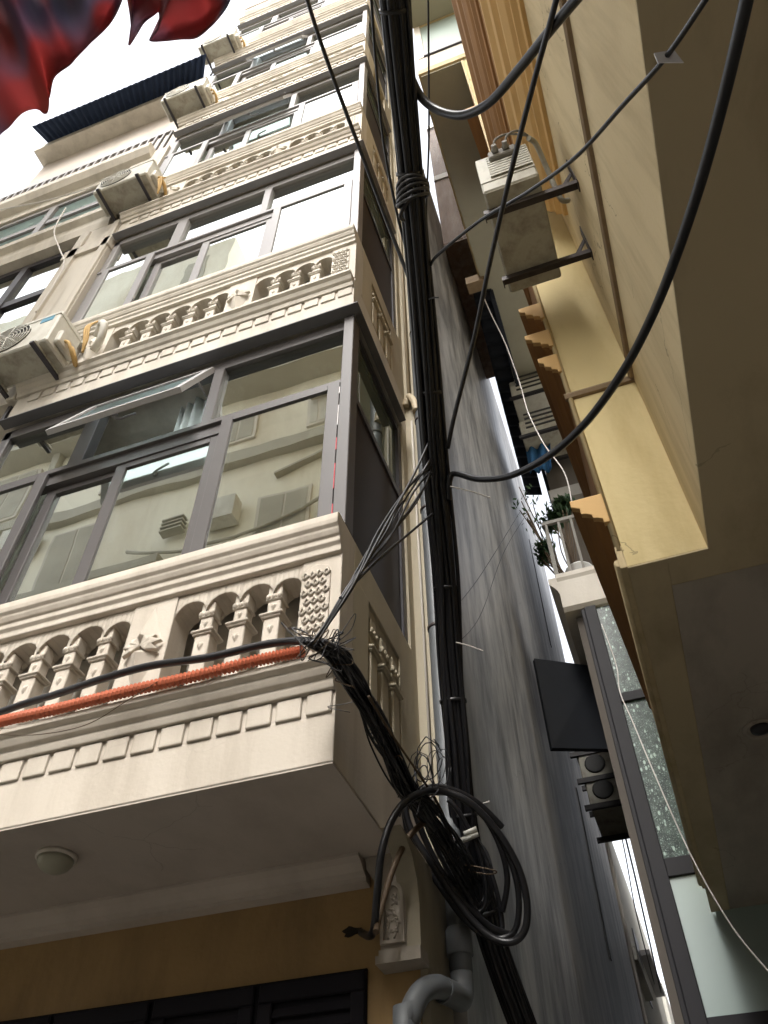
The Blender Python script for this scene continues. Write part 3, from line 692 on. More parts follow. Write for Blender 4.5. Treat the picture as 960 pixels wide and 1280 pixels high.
# underside with a stepped recess
XK = .055       # the alley side of the overhang is not quite square to the street
s = MB(); s.ex_z([(XB, YP), (.36, YP), (.36, 6.949), (XB+XK, 6.949)], ZS-.006, ZS+.001); s.box(XP, 4.5, -6, YP-.001, ZS-.006, ZS+.001); s.box(.361, 4.5, YP-.0005, 3.15, ZS-.006, ZS+.001)
s.build('soffit', M['rsoffit'], cb_)
s = MB(); s.box(.361, 4.5, 3.151, 6.949, ZS-.003, ZS+.0015); s.box(.9, 4.5, .3, 2.7, ZS-.011, ZS-.0065)
s.build('soffit_panel', M['rsoffit2'], cb_)
s = MB(); s.ex_z([(XB-.018, YP-.016), (XB+.014, YP-.016), (XB+XK*.9+.014, 6.5), (XB+XK*.9-.018, 6.5)], ZS-.012, ZS+.13)
s.tube([(XB-.018, YP-.01, ZS+.03), (XB+XK*.9-.018, 6.5, ZS+.03)], .024, 8)
s.build('rim_moulding', M['cream'], cb_)
# string course at first floor level
def course(z, m_, prof, ya, yb, x):
    """moulding running along y on the alley face; prof = (out, dz)"""
    mb = MB(); mb.ex_y([(x-o, z+dz) for o, dz in prof], ya, yb); return mb
def band(z):
    mb = MB()
    mb.ex_y([(XP+.001, z), (XP-.02, z+.005), (XP-.03, z+.03), (XP-.02, z+.055), (XP+.001, z+.06)], -6, YP-.031)
    mb.ex_x([(YP+.001, z), (YP-.02, z+.005), (YP-.03, z+.03), (YP-.02, z+.055), (YP+.001, z+.06)], XB-.03, XP)
    return mb.build('string_course', M['conduit'] if z < 6 else M['brown'], cb_)
band(Z1-.03)
# stepped cornices on the alley face; the lit ends show their profile
prof = [(0, 0), (.03, 0), (.03, .03), (.055, .045), (.075, .05), (.075, .075), (.10, .09), (.125, .10), (.125, .14), (.15, .155), (.165, .165), (.165, .21), (0, .21)]
for z, y1, sc, mt in ((4.62, 4.83, 1.0, 'brown'), (6.02, 4.83, .75, 'brown'), (6.34, 4.83, 1.0, 'brown'), (6.72, 4.83, .95, 'brown'), (9.0, 4.83, .8, 'brown'), (11.6, 4.83, .9, 'brown')):
    q = MB(); q.prism([(XB+.002-o*sc, YP, z+dz) for o, dz in prof], [(XB+.108-o*sc*.75, y1, z+dz) for o, dz in prof]); co2 = q.build('cornice', M['brown'], cb_)
    q = MB(); q.ex_y([(XB+.002-o*sc, z+dz) for o, dz in prof], YP-.03, YP-.001); q.build('cornice_end', M['apricot'], co2)
# side of the bay painted brown
B('bay_side', 'brown', cb_, (XB-.006, XB-.0005, YP+.03, 4.83, ZS+.14, 13.9))
# brown cornice on the cream wall, running overhead
pr2 = [(0, 0), (.03, .0), (.04, .05), (.08, .07), (.08, .13), (.11, .15), (.15, .22), (.15, .30), (.19, .33), (.20, .45), (.24, .5), (.24, .62), (0, .62)]
q = MB(); q.ex_y([(XP+.002-o, 7.7+dz) for o, dz in pr2], -6, 2.72); co2 = q.build('cornice', M['apricot'], cb_)
q = MB(); q.ex_y([(XP+.002-.24-o*.7, 8.45+dz*1.4) for o, dz in pr2], -6, 2.60); q.box(XP-.24, XP, -6, 2.6, 8.33, 9.6); q.build('cornice', M['brown'], cb_)
# vertical edge roll where the yellow meets the brown
q = MB(); q.tube([(XB, YP-.004, ZS+.1), (XB, YP-.004, 13.98)], .016, 8); q.build('corner_bead', M['cream'], cb_)
# upper bay with white window
ub = B('upper_bay', 'usoffit', cb_, (-.42, 4.5, 2.96, 9.6, 14.0, 14.05))
B('wall', 'cream', ub, (-.42, .9, 2.965, 9.6, 17.1, 22), (-.42, -.36, 3.4, 9.6, 14.2, 17.1), (.50, 4.5, 2.95, 6.3, 14.05, 22))
q = MB(); q.box(-.45, .5, 2.93, 2.965, 14.051, 14.25); q.box(-.45, -.42, 2.966, 9.6, 14.051, 14.25); q.build('trim', M['cream'], ub)
q = MB(); q.box(-.42, .5, 2.97, 3.0, 14.251, 15.0); q.box(-.42, -.32, 2.96, 3.01, 15.0, 17.1)
wn = q.build('window', M['whitepaint'], cb_)
B('pane', 'frosted', wn, (-.319, .5, 2.99, 2.996, 15.06, 17.09)); B('sill', 'frame_dark', wn, (-.33, .5, 2.94, 3.0, 15.0, 15.05))
B('upper_soffit', 'usoffit', ub, (-.5, .5, 2.4, 2.96, 17.1, 17.3))
# small bracketed cap under the upper bay
q = MB()
for j in range(4): q.box(XB-.03-.025*j, XB+.0, YP-.02, YP+.1, 9.3+.07*j, 9.37+.07*j)
q.build('corbel', M['brown'], cb_)
# downlight
dl = thing('downlight', 'round recessed downlight in the dark overhang at the right edge', 'lamp', (.699, 4.533, ZS))
MB().lathe((.70, 4.53, ZS-.0), [(.10, 0), (.10, -.012), (.085, -.02), (.075, -.016), (.07, -.004)], 26).build('trim_ring', M['rsoffit2'], dl)
MB().lathe((.70, 4.53, ZS-.004), [(.058, 0), (.055, -.014), (.03, -.022), (.002, -.024)], 20).build('lens', M['frame_dark'], dl)

# outdoor unit on the cream wall (long side along the alley)
ac = thing('outdoor_unit', 'large grimy outdoor unit on steel brackets on the cream right wall', 'air conditioner', (.16, 2.3, 6.67))
za = 6.67
b = MB(); b.bev(-.012, .335, 1.95, 2.66, za, za+.55, .012); b.build('casing', M['acgrime'], ac)
b = MB(); b.box(-.008, .33, 1.944, 1.952, za+.13, za+.545)
for q in range(9): b.quadbox([(.06, 1.93, za+.16+q*.04), (.325, 1.93, za+.16+q*.04), (.325, 1.944, za+.17+q*.04), (.06, 1.944, za+.17+q*.04), (.06, 1.928, za+.18+q*.04), (.325, 1.928, za+.18+q*.04), (.325, 1.944, za+.192+q*.04), (.06, 1.944, za+.192+q*.04)])
b.build('louvre_panel', M['louvre'], ac)
b = MB(); b.bev(.08, .26, 1.90, 1.94, za+.40, za+.50, .008)
for q in range(2): b.lathe((.13+.07*q, 1.90, za+.45), [(.02, .0), (.026, -.02), (.018, -.03), (.018, -.05)], 10, 'y'); b.tube(smooth([(.13+.07*q, 1.87, za+.45), (.15+.08*q, 1.84, za+.5), (.24+.06*q, 1.86, za+.58), (.36, 1.92, za+.6)], 5), .008, 8)
b.build('valve', M['hosegrey'], ac)
b = MB(); b.box(.0, .325, 1.96, 2.65, za-.004, za)
for (x, y, r_) in ((.2, 2.33, .012), (.12, 2.38, .008), (.13, 2.43, .006), (.24, 2.06, .006), (.13, 2.55, .006)): b.lathe((x, y, za-.004), [(r_, 0), (r_, -.002)], 10)
b.build('base_plate', M['acgrime'], ac)
for y in (2.09, 2.55):
    br = MB(); br.box(-.04, XP-.0, y-.03, y+.03, za-.012, za-.005); br.box(-.04, XP, y-.03, y-.024, za-.055, za-.012); br.box(-.04, -.033, y-.024, y+.03, za-.055, za-.012)
    br.box(XP-.006, XP+.001, y-.03, y+.03, za-.06, za+.35)
    br.quadbox([(XP-.14, y+.02, za-.012), (XP-.1, y+.02, za-.012), (XP, y+.02, za+.22), (XP, y+.02, za+.27), (XP-.14, y+.028, za-.012), (XP-.1, y+.028, za-.012), (XP, y+.028, za+.22), (XP, y+.028, za+.27)]); br.build('bracket', M['steel'], ac)
b = MB(); b.tube(smooth([(.36, 1.93, za+.58), (.40, 2.0, za+.62), (.43, 2.15, za+.5), (.45, 2.25, za+.25), (.5, 2.3, za+.3)], 6), .018, 9)
b.build('pipework', M['acgrime'], ac)

# ================================================================== GLASS-FRONTED SHOPHOUSE (right, behind)
sh = thing('shophouse', 'dark-framed glass fronted house beyond the overhang, patterned and pale green glazing', 'house', (1, 9, 0))
YG = 6.95; XG = -.12
B('side_wall', 'dwall', sh, (XG-.13, XG+.2, YG+.12, 16, 0, 7.55))
q = MB(); q.bev(XG-.02, XG+.10, YG-.03, YG+.1, 0, 7.55, .006); q.bev(XG+.10, 3, YG-.0, YG+.08, 4.63, 4.78, .004); q.bev(XG+.10, 3, YG-.0, YG+.08, 3.5, 3.62, .004)
q.bev(XG-.06, XG-.02, YG+.0, YG+.09, 0, 7.55); q.bev(XG+.1, 3, YG, YG+.08, 6.32, 6.42, .004)
fr = q.build('window', M['frame_shop'], sh)
B('pane', 'terrazzo', fr, (XG+.102, 3, YG+.03, YG+.04, 4.782, 6.318)); B('pane', 'terrazzo', fr, (XG+.102, 3, YG+.03, YG+.04, 6.422, 7.55))
B('pane', 'frosted', fr, (XG+.102, 3, YG+.03, YG+.04, 3.622, 4.628)); B('pane', 'frosted', fr, (XG+.102, 3, YG+.03, YG+.04, 0, 3.498))
q = MB(); q.ex_x([(YG-.0, 7.56), (YG-.04, 7.6), (YG-.04, 7.98), (YG-.06, 8.02), (YG-.06, 8.08), (11, 8.08), (11, 7.56)], XG-.235, 1)
q.ex_y([(XG-.236, 7.80), (XG-.25, 7.86), (XG-.29, 7.93), (XG-.33, 7.98), (XG-.33, 8.06), (XG-.236, 8.06)], YG-.03, 11)
q.build('balcony_slab', M['whitepaint'], sh)
q = MB()
for yy in (7.0, 7.6, 8.2, 8.8, 9.4): q.box(XG-.25, XG-.215, yy, yy+.03, 8.08, 8.95)
for xx in (-.23, -.08, .07, .2): q.box(XG+xx, XG+xx+.03, YG-.02, YG+.01, 8.08, 8.95)
q.box(XG-.255, XG-.21, YG-.02, 9.6, 8.95, 9.0); q.box(XG-.21, .4, YG-.025, YG+.015, 8.95, 9.0)
q.build('railing', M['hosegrey'], sh)
B('upper_wall', 'dwall', sh, (XG-.12, 1.6, 8.9, 16, 8.09, 13.9)); B('upper_slab', 'far2', sh, (XG-.14, 1.2, 8.6, 16, 11.2, 11.45))
# signboard sticking out into the alley
p = [at(667, 825, y=7.55), at(745, 835, y=7.9), at(764, 938, y=7.9), at(689, 937, y=7.55)]
n_ = (p[1]-p[0]).cross(p[3]-p[0]).normalized()*.03
bd = MB(); bd.prism([q-n_ for q in p], [q+n_ for q in p]); o = bd.build('board', M['board'], origin=p[3]); o.name = 'signboard'
tag(o, 'black blank board sticking out into the alley beside the grey cement wall', 'sign')
# stack of units on the side wall
for q, lab in enumerate(('lowest of three dark outdoor units stacked below the black board', 'middle dark outdoor unit of the three below the black board', 'topmost dark outdoor unit directly under the black board')):
    pz = at(762-10*q, 1012-32*q, y=9.2)
    t = thing('outdoor_unit', lab, 'air conditioner', pz, 'dark outdoor units stacked down the alley'); x, y, z = pz
    MB().bev(x-.18, x+.19, y-.4, y+.4, z-.12, z+.2, .012).build('casing', M['acgrime'], t)
    
    for yy in (y-.42, y+.36): B('bracket', 'blacksteel', t, (x-.24, x+.3, yy, yy+.04, z-.18, z-.121))
    MB().lathe((x, y-.401, z+.04), [(.12, 0), (.12, -.006), (.1, -.01)], 16, 'y').build('fan_grille', M['acdark'], t)
# units and things high on the shophouse
for lab, a, c, y in (('white outdoor unit with open side high above the alley balcony', (640, 497), (690, 458), 8.0), ('grey outdoor unit just below a white one above the balcony', (652, 545), (700, 508), 8.1)):
    p0 = at(*a, y=y); p1 = at(*c, y=y); t = thing('outdoor_unit', lab, 'air conditioner', ((p0.x+p1.x)/2, y, p0.z))
    MB().bev(p0.x, p1.x, y, y+.7, p0.z, p1.z-.1, .015).build('casing', M['acwhite'] if 'white outdoor' in lab else M['acgrime'], t)
    k = MB()
    for j in range(4): k.box(p0.x+.1, p1.x-.06, y-.012, y-.001, p0.z+.15+.12*j, p0.z+.19+.12*j)
    k.build('louvre', M['acdark'], t)
    
    for yy in (y-.02, y+.6): B('bracket', 'blacksteel', t, (p0.x-.04, p1.x+.1, yy, yy+.05, p0.z-.06, p0.z-.001))
# dark corrugated strip awning along the alley
grid = []
for j in range(5):
    row = []
    for i in range(181):
        yy = 6.25+i*.025; row.append((-.60-.035*(yy-6.25)+.075*j, yy, 14.0-.10*j*.3+.035*math.sin(i*.62)))
    grid.append(row)
aw = thing('strip_awning', 'dark corrugated strip awning hanging over the alley, its scalloped edge against white sky', 'awning', (-.5, 8, 14))
MB().sheet(grid, .015).build('sheet', M['darktarp'], aw)
B('fascia', 'darktarp', aw, (-.34, -.28, 6.3, 10.8, 13.6, 13.95))
B('end_box', 'conduit', aw, (-.66, -.36, 6.05, 6.24, 13.9, 14.12))
# blue cloth
grid = []
p0 = at(652, 535, y=8.4); p1 = at(686, 530, y=8.4); p2 = at(690, 588, y=8.4); p3 = at(662, 590, y=8.4)
for j in range(10):
    row = []
    for i in range(17):
        u, v = i/16, j/9; q = (p0*(1-u)+p1*u)*(1-v)+(p3*(1-u)+p2*u)*v; row.append((q.x, q.y+.05*math.sin(u*15+v*2), q.z))
    grid.append(row)
tag(MB().sheet(grid, .006).build('hanging_cloth', M['bluecloth'], origin=p3), 'blue cloth hanging to dry high over the alley balcony', 'laundry')
# bucket and plants on the balcony
pb = at(722, 706, y=7.35)
bk = thing('bucket', 'pale plastic bucket behind the balcony railing bars', 'bucket', (pb.x, 7.35, 8.08))
MB().lathe((pb.x, 7.35, 8.085), [(.12, 0), (.125, .02), (.16, .36), (.17, .37), (.17, .39), (.15, .39)], 18).build('body', M['bucket'], bk)
def plant(name, label, base, blobs, n, leaf, pot=True):
    t = thing(name, label, 'plant', base, 'plants on the alley balcony'); f = MB(); x, y, z = base
    for (bx, by, bz, br_) in blobs:
        for _ in range(n):
            v = Vector((rnd.gauss(0, 1), rnd.gauss(0, 1), rnd.gauss(0, .8))); v = v.normalized()*br_*rnd.uniform(.25, 1.0)
            c = Vector((bx, by, bz))+v; a = Vector((rnd.uniform(-1, 1), rnd.uniform(-1, 1), rnd.uniform(-.6, .6))).normalized(); s_ = leaf*rnd.uniform(.6, 1.3)
            b_ = a.orthogonal().normalized(); i = len(f.v)
            f.v += [tuple(c-a*s_), tuple(c+b_*s_*.38), tuple(c+a*s_), tuple(c-b_*s_*.38)]; f.f.append([i, i+1, i+2, i+3]); f.sm.append(False)
    f.build('foliage', M['leaf'], t)
    st = MB()
    for (bx, by, bz, br_) in blobs:
        for _ in range(4): st.tube(smooth([(x, y, z+.2), ((x+bx)/2+rnd.uniform(-.05, .05), (y+by)/2, (z+bz)/2+.1), (bx+rnd.uniform(-br_, br_)*.6, by+rnd.uniform(-br_, br_)*.6, bz+rnd.uniform(-br_, br_)*.6)], 4), .008, 5)
    st.build('stem', M['brownwire'], t)
    if pot: MB().lathe((x, y, z), [(.08, 0), (.12, .2), (.135, .2), (.135, .24), (.11, .24)], 16).build('pot', M['pot'], t)
a = at(700, 640, y=7.3); plant('potted_plant', 'bushy dark green plant above the balcony railing', (max(a.x, -.2), 7.3, 8.08), [(a.x, 7.3, a.z, .20), (a.x-.12, 7.35, a.z-.12, .15), (a.x+.1, 7.25, a.z+.05, .15)], 420, .05)
a = at(680, 685, y=7.4); plant('potted_plant', 'low dark shrub overhanging the balcony edge by a terracotta pot', (max(a.x+.06, -.2), 7.5, 8.08), [(a.x, 7.4, a.z, .14), (a.x-.03, 7.5, a.z-.08, .1)], 300, .045)
a = at(668, 640, y=8.3); plant('trailing_plant', 'sparse twiggy plant reaching into the bright gap', (-.2, 8.3, 8.08), [(a.x, 8.3, a.z, .3), (a.x-.12, 8.4, a.z+.45, .25), (a.x+.02, 8.2, a.z-.35, .22)], 26, .05)

# ================================================================== FAR END OF THE ALLEY
def farhouse(label, x0, x1, y0, y1, z1, m_, face, extras):
    t = thing('far_house', label, 'house', ((x0+x1)/2, (y0+y1)/2, 0)); B('wall', m_, t, (x0, x1, y0, y1, 0, z1))
    xf = x1 if face > 0 else x0
    for kind, ya, yb, za_, zb_, out in extras:
        nm, mm = {'b': ('balcony', 'far1'), 'w': ('window', 'frame_dark'), 'r': ('awning', 'frame_up'), 'a': ('box', 'acgrime'), 'c': ('cage', 'rust')}[kind]
        B(nm, mm, t, (xf, xf+face*out, ya, yb, za_, zb_))
    return t
farhouse('pale sunlit house standing beyond the grey cement wall', -6, -1.0, 14.3, 24, 10.2, 'far1', 1, [('b', 15, 17, 6.9, 7.1, .14), ('w', 15.2, 16, 8, 9.3, .02), ('r', 18.5, 21, 8.2, 8.3, .2), ('w', 17.6, 18.4, 7.2, 8.4, .02), ('w', 18.6, 19.4, 4.6, 6.0, .02), ('a', 17.2, 17.9, 5.4, 5.95, .16), ('b', 19.6, 22, 4.2, 4.4, .16)])
farhouse('yellowish far house at the left of the alley end', -6, -.92, 24.1, 32, 9.5, 'far1', 1, [('c', 25, 27, 5.0, 6.5, .25), ('b', 28, 31, 4.2, 4.5, .2), ('w', 25, 26, 3.0, 4.2, .02)])
farhouse('tall grey far house closing the alley on its right', .02, 6, 16.1, 27, 11, 'far2', -1, [('b', 16.5, 18.5, 7.0, 7.2, .2), ('c', 19, 20.5, 5.0, 6.4, .22), ('w', 21.5, 22.5, 5, 6.6, .02), ('a', 17, 17.7, 5.4, 5.9, .25)])
farhouse('low far house with balconies at the alley right end', .1, 6, 27.2, 42, 8, 'far1', -1, [('b', 28, 31, 4.5, 4.8, .3), ('r', 33, 36, 5.8, 5.9, .35)])

# ================================================================== HOUSE ACROSS THE STREET (behind the viewer, seen in the glass)
op = thing('opposite_house', 'weathered beige house across the street, mirrored in the townhouse windows', 'house', (-9, -5, 0))
YO = -2.6
B('wall', 'opp', op, (-16, -2.75, -9, YO, 0, 15.0))
q = MB(); q.box(-16, -2.7, YO, YO+.15, 12.75, 13.0); q.box(-16, -2.7, YO, YO+.5, 15.0, 15.12); q.box(-16, -6.2, YO, YO+.3, 10.6, 10.8); q.box(-3.9, -3.2, YO, YO+.3, 14.0, 14.06); q.box(-16, -2.6, -9, YO+.6, 17.0, 17.15)
q.ex_y([(-4.4, 12.1), (-3.4, 12.45), (-3.4, 12.5), (-4.4, 12.15)], YO, YO+.12)
q.tube(smooth([(-7, 11.2, 0), (-6, 11.0, 0), (-4.5, 11.6, 0), (-3.2, 12.0, 0)], 6) and [(-7+.4*k, YO+.1, 11.3-.5*math.sin(k*.33)) for k in range(11)], .03, 6)
q.build('ledge', M['oppdark'], op)
q = MB()
for k in range(90): q.box(-15.5+k*.143, -15.465+k*.143, YO+.42, YO+.45, 15.12, 16.1)
q.box(-15.6, -2.75, YO+.41, YO+.46, 16.1, 16.16); q.box(-15.6, -2.75, YO+.41, YO+.46, 15.6, 15.63); q.build('railing', M['whitepaint'], op)
B('upper_storey', 'opp', op, (-16, -3.1, -9, YO-.9, 15.12, 16.99)); B('stair_tower', 'opp', op, (-16, -7.2, -9, YO-.3, 17.16, 25.0)); B('tower_window', 'oppdark', op, (-8.6, -7.9, YO-.3, YO-.27, 22.6, 24.2))
for x, z, ww, hh_ in ((-3.75, 13.35, .3, .65), (-5.3, 13.5, .6, 1.0), (-7.7, 13.4, .9, 1.3), (-10.4, 13.3, .9, 1.4), (-4.2, 10.4, .8, 1.2), (-8.3, 11.0, 1.0, 1.4), (-12.4, 13.3, .9, 1.4)):
    w = B('window', 'whitepaint', op, (x-ww/2-.06, x+ww/2+.06, YO, YO+.05, z-.06, z+hh_+.06)); B('pane', 'far1' if ww < .5 else 'oppdark', w, (x-ww/2, x-.02, YO+.05, YO+.06, z, z+hh_), (x+.02, x+ww/2, YO+.05, YO+.06, z, z+hh_))
for x, z in ((-5.25, 11.15), (-9.4, 12.0)): B('outdoor_unit', 'acwhite', op, (x-.3, x+.3, YO+.05, YO+.28, z, z+.5))
q = MB()
for k in range(4): q.box(-6.4, -6.0, YO+.05+.0*k, YO+.2, 11.7-.09*k, 11.73-.09*k)
q.build('wall_rack', M['oppdark'], op)
q = MB(); q.box(-9.6, -9.45, YO, YO+.15, 11.4, 15.0); q.build('drain_box', M['oppdark'], op)
op2 = thing('opposite_house', 'unseen low grey house across the street, added opposite the alley to cut low light', 'house', (2, -6, 0))
B('wall', 'far2', op2, (-2.5, 8, -12, -4.4, 0, 6.5))  # house added behind the viewer to cut low ambient light on the facades
q = MB()
for x in (-1.5, .5, 2.5): q.box(x, x+1.0, -4.4, -4.36, 4.0, 5.6)
q.build('window', M['frame_dark'], op2)

# ================================================================== CABLES
def strands(name, label, path, n, spread, r, seed, mname='cable', cat='cable bundle', twist=2.5, wob=.02):
    rr = random.Random(seed); t = thing(name, label, cat, path[0]); sm_ = smooth(path, 8); mb = MB(); m2 = MB()
    for k in range(n):
        ph = rr.uniform(0, 6.28); ra = spread*math.sqrt(rr.random()); tw = rr.uniform(-twist, twist); f1, f2 = rr.uniform(0, 6.28), rr.uniform(.5, 1.5)
        pts = []
        for i, p in enumerate(sm_):
            u = i/(len(sm_)-1); a = ph+tw*u
            pts.append(p+right*(math.cos(a)*ra+wob*math.sin(f1+f2*9*u)*.5)+fwd*(math.sin(a)*ra)+down*(wob*.2*math.sin(f2*11*u)))
        (mb if k % 9 else m2).tube(pts, r*rr.uniform(.7, 1.35), 6)
    mb.build('strand', M[mname], t); m2.build('grey_strand', M['cable2'], t)
    return t, sm_
mainp = [at(486, -60, d=3.9), at(492, 0, d=3.95), at(503, 120, d=4.0), at(516, 250, d=4.05), at(530, 400, d=4.1), at(544, 580, d=4.12), at(557, 720, d=4.1), at(563, 830, d=4.05), at(570, 920, d=4.0), at(577, 1000, d=3.98), at(592, 1080, d=4.0), at(618, 1180, d=4.05), at(660, 1300, d=4.2)]
mt_, ms_ = strands('cable_bundle', 'thick black bundle of cables running overhead down the whole alley corner', mainp, 34, .062, .0105, 3)
core = MB().tube(ms_, .05, 10); core.build('core', M['cable'], mt_)
tie = MB()
for f_ in (.1, .24, .38, .52, .64, .78, .9):
    i = int(f_*(len(ms_)-2)); tdir = (ms_[i+1]-ms_[i]).normalized()
    MB().tube([ms_[i]-tdir*.008, ms_[i]+tdir*.008], .066, 12).build('cable_tie', M['cable'], mt_)
kn = MB()
c0 = at(516, 243, d=3.98)
for k in range(5):
    a0 = k*.5; kn.tube([c0+right*.07*math.cos(a+a0)+down*(.014*k-.03+.03*math.sin(a))+fwd*.07*math.sin(a+a0) for a in [2*math.pi*j/16 for j in range(17)]], .008, 6)
kn.tube(smooth([c0, at(508, 255, d=3.95), at(500, 270, d=3.95), at(505, 276, d=3.97)], 5), .008, 6)
kn.build('knot', M['cable2'], mt_)
cornp = [at(388, 800, d=2.98), at(420, 815, d=3.05), at(440, 850, d=3.1), at(462, 890, d=3.2), at(480, 935, d=3.3), at(505, 985, d=3.4), at(530, 1010, d=3.5), at(560, 1050, d=3.7), at(590, 1105, d=3.85)]
ct_, cs_ = strands('cable_bundle', 'tangled black cable bundle draped from the balcony corner to the coil', cornp, 34, .033, .0052, 11, wob=.045)
rr = random.Random(5)
for k in range(46):
    i = rr.randrange(0, len(cs_)-2) if k % 2 else rr.randrange(0, 14); p = cs_[i]; u = Vector((rr.uniform(-1, 1), rr.uniform(-.6, .2), rr.uniform(-.8, 1)))*rr.uniform(.03, .11)
    MB().tube(smooth([p, p+u, p+u*1.2+Vector((rr.uniform(-.05, .05), -.02, rr.uniform(-.07, .05))), p+Vector((rr.uniform(-.06, .06), -.03, rr.uniform(-.1, .03)))], 5), rr.choice((.0016, .002, .003)), 5).build('loose_end', M[rr.choice(('brownwire', 'cable', 'cable2'))], ct_)
for k in range(4):
    a0 = rr.uniform(-4, 4); MB().tube(smooth([at(463+a0, 870, d=3.05), at(490+a0, 915, d=3.2), at(522+a0, 962, d=3.38), at(552+a0*2, 1005, d=3.55), at(570+a0*2, 1050, d=3.7)], 6), .0035, 6).build('tan_wire', M['brownwire'], ct_)
# second tangle beside the pipe
tg = MB(); cc = at(538, 960, d=3.5)
for k in range(9):
    ax = Vector((rr.uniform(-1, 1), rr.uniform(-.5, .5), rr.uniform(-1, 1))); q = cc+ax*.07; R_ = rr.uniform(.04, .10); e = rr.uniform(.35, .8)
    tg.tube([q+right*R_*math.cos(a)*e+down*(R_*math.sin(a)*1.3)+fwd*.02*math.sin(2*a+k) for a in [2*math.pi*j/18*rr.uniform(.85, 1) for j in range(19)]], rr.choice((.0018, .0025, .004)), 5)
tag(tg.build('wire_tangle', M['cable2'], origin=cc), 'small nest of dark looped wires against the grey drainpipe', 'wires')
# hanging coil
coil = thing('cable_coil', 'big oval coil of thick black cable hanging at the building corner', 'cable coil', at(560, 1080, d=3.7))
def ipath(l, d0, d1=None):
    n = len(l); return [at(x, y, d=d0+((d1 if d1 else d0)-d0)*i/(n-1)) for i, (x, y) in enumerate(l)]
def loop(l, d0, d1, r): MB().tube(smooth(ipath(l, d0, d1)), r, 10).build('loop', M['cable'], coil)
MB().tube(smooth([at(452, 1166, y=3.115), at(466, 1166, d=3.3), at(472, 1110, d=3.2), at(477, 1065, d=3.2), at(490, 1025, d=3.25), at(512, 998, d=3.32)]+ipath([(545, 988), (585, 1002), (622, 1040), (648, 1085), (659, 1130), (655, 1165), (635, 1178), (605, 1165), (570, 1125), (540, 1080), (515, 1040), (508, 1008), (530, 992), (562, 990)], 3.5, 3.72)), .0145, 10).build('loop', M['cable'], coil)
loop([(562, 990), (602, 1016), (633, 1064), (648, 1116), (643, 1164), (612, 1172), (578, 1146), (543, 1098), (514, 1054), (506, 1012), (522, 990), (552, 984), (592, 1006), (620, 1046), (634, 1096), (628, 1140)], 3.66, 3.8, .0125)
loop([(516, 1006), (530, 1046), (552, 1090), (580, 1128), (612, 1158), (638, 1168)], 3.7, 3.8, .0135)
loop([(520, 1000), (542, 1052), (566, 1100), (594, 1140), (608, 1122), (600, 1070), (585, 1035), (570, 1010), (560, 1000)], 3.8, 3.85, .011)
loop([(528, 1000), (552, 1058), (580, 1112), (604, 1152), (627, 1164), (622, 1120), (608, 1076), (592, 1044)], 3.75, 3.85, .011)
loop([(505, 1000), (530, 986), (560, 986), (596, 1003), (628, 1034)], 3.5, 3.62, .013)
for k in range(7):
    o = rr.uniform(-8, 8); MB().tube(smooth(ipath([(585+o, 1042), (575+o*1.3, 1075), (580+o*1.5, 1110), (598+o, 1135), (612+o*.8, 1110), (606+o*.8, 1070), (590+o*.5, 1045)], 3.86, 3.9)), .008, 6).build('inner_loop', M['cable2'], coil)
MB().tube(smooth(ipath([(470, 1165), (478, 1130), (492, 1085), (512, 1045), (540, 1020)], 3.22, 3.6)), .012, 8).build('brown_tail', M['brownwire'], coil)
b = MB()
for p in ((588, 1040), (590, 1046), (585, 1048)):
    b.tube([at(p[0]-8, p[1]+3, d=3.82), at(p[0]+8, p[1]-4, d=3.82)], .012, 8)
b.build('tape_wrap', M['acwhite'], coil)

cable('cable', 'thick black cable sagging from the bundle across the top right sky', [at(515, 100, d=4.0), at(527, 122, d=3.98), at(548, 138, d=3.9), at(578, 144, d=3.75), at(612, 128, d=3.6), at(650, 85, d=3.45), at(690, 35, d=3.3), at(745, -30, d=3.1)], .0185)
cable('cable', 'thickest black cable looping from the bundle up to the top right corner', [at(561, 625, d=4.08), at(562, 600, d=4.07), at(570, 592, d=4.05), at(600, 599, d=3.9), at(640, 594, d=3.72), at(690, 567, d=3.5), at(735, 525, d=3.25), at(780, 462, d=2.95), at(815, 395, d=2.72), at(845, 320, d=2.55), at(875, 230, d=2.42), at(900, 140, d=2.32), at(922, 50, d=2.24), at(940, -30, d=2.2)], .0155)
cable('cable', 'black cable rising from the bundle past the air conditioner to the top', [at(560, 560, d=4.08), at(568, 520, d=4.0), at(592, 425, d=3.85), at(612, 330, d=3.7), at(640, 210, d=3.5), at(668, 100, d=3.35), at(690, 20, d=3.25), at(703, -30, d=3.2)], .0105)
cable('cable', 'black cable with a white tag crossing in front of the outdoor unit', [at(538, 332, d=4.06), at(548, 318, d=4.0), at(600, 276, d=3.8), at(660, 240, d=3.45), at(720, 196, d=3.05), at(780, 130, d=2.7), at(832, 72, d=2.48), at(885, -5, d=2.3)], .0075)
p = at(830, 72, d=2.465)
tg_ = MB(); tg_.quadbox([p+right*a+down*b+fwd*c for c in (0, .004) for a, b in ((-.025, -.012), (.025, -.02), (.05, .012), (-.015, .012))])
tag(tg_.build('cable_tag', M['tag'], origin=p), 'white paper tag stuck on a black cable against the brown soffit', 'tag')
cable('cable', 'thin black cable crossing the townhouse upper floors diagonally', [at(378, -20, d=4.6), at(400, 50, d=4.5), at(425, 120, d=4.45), at(455, 200, d=4.35), at(485, 280, d=4.25), at(512, 350, d=4.12)], .010)
cable('cable', 'slim black cable parallel to the bundle along its left side', [at(463, -20, d=4.2), at(470, 80, d=4.2), at(480, 180, d=4.2), at(497, 270, d=4.15), at(513, 330, d=4.12)], .007)
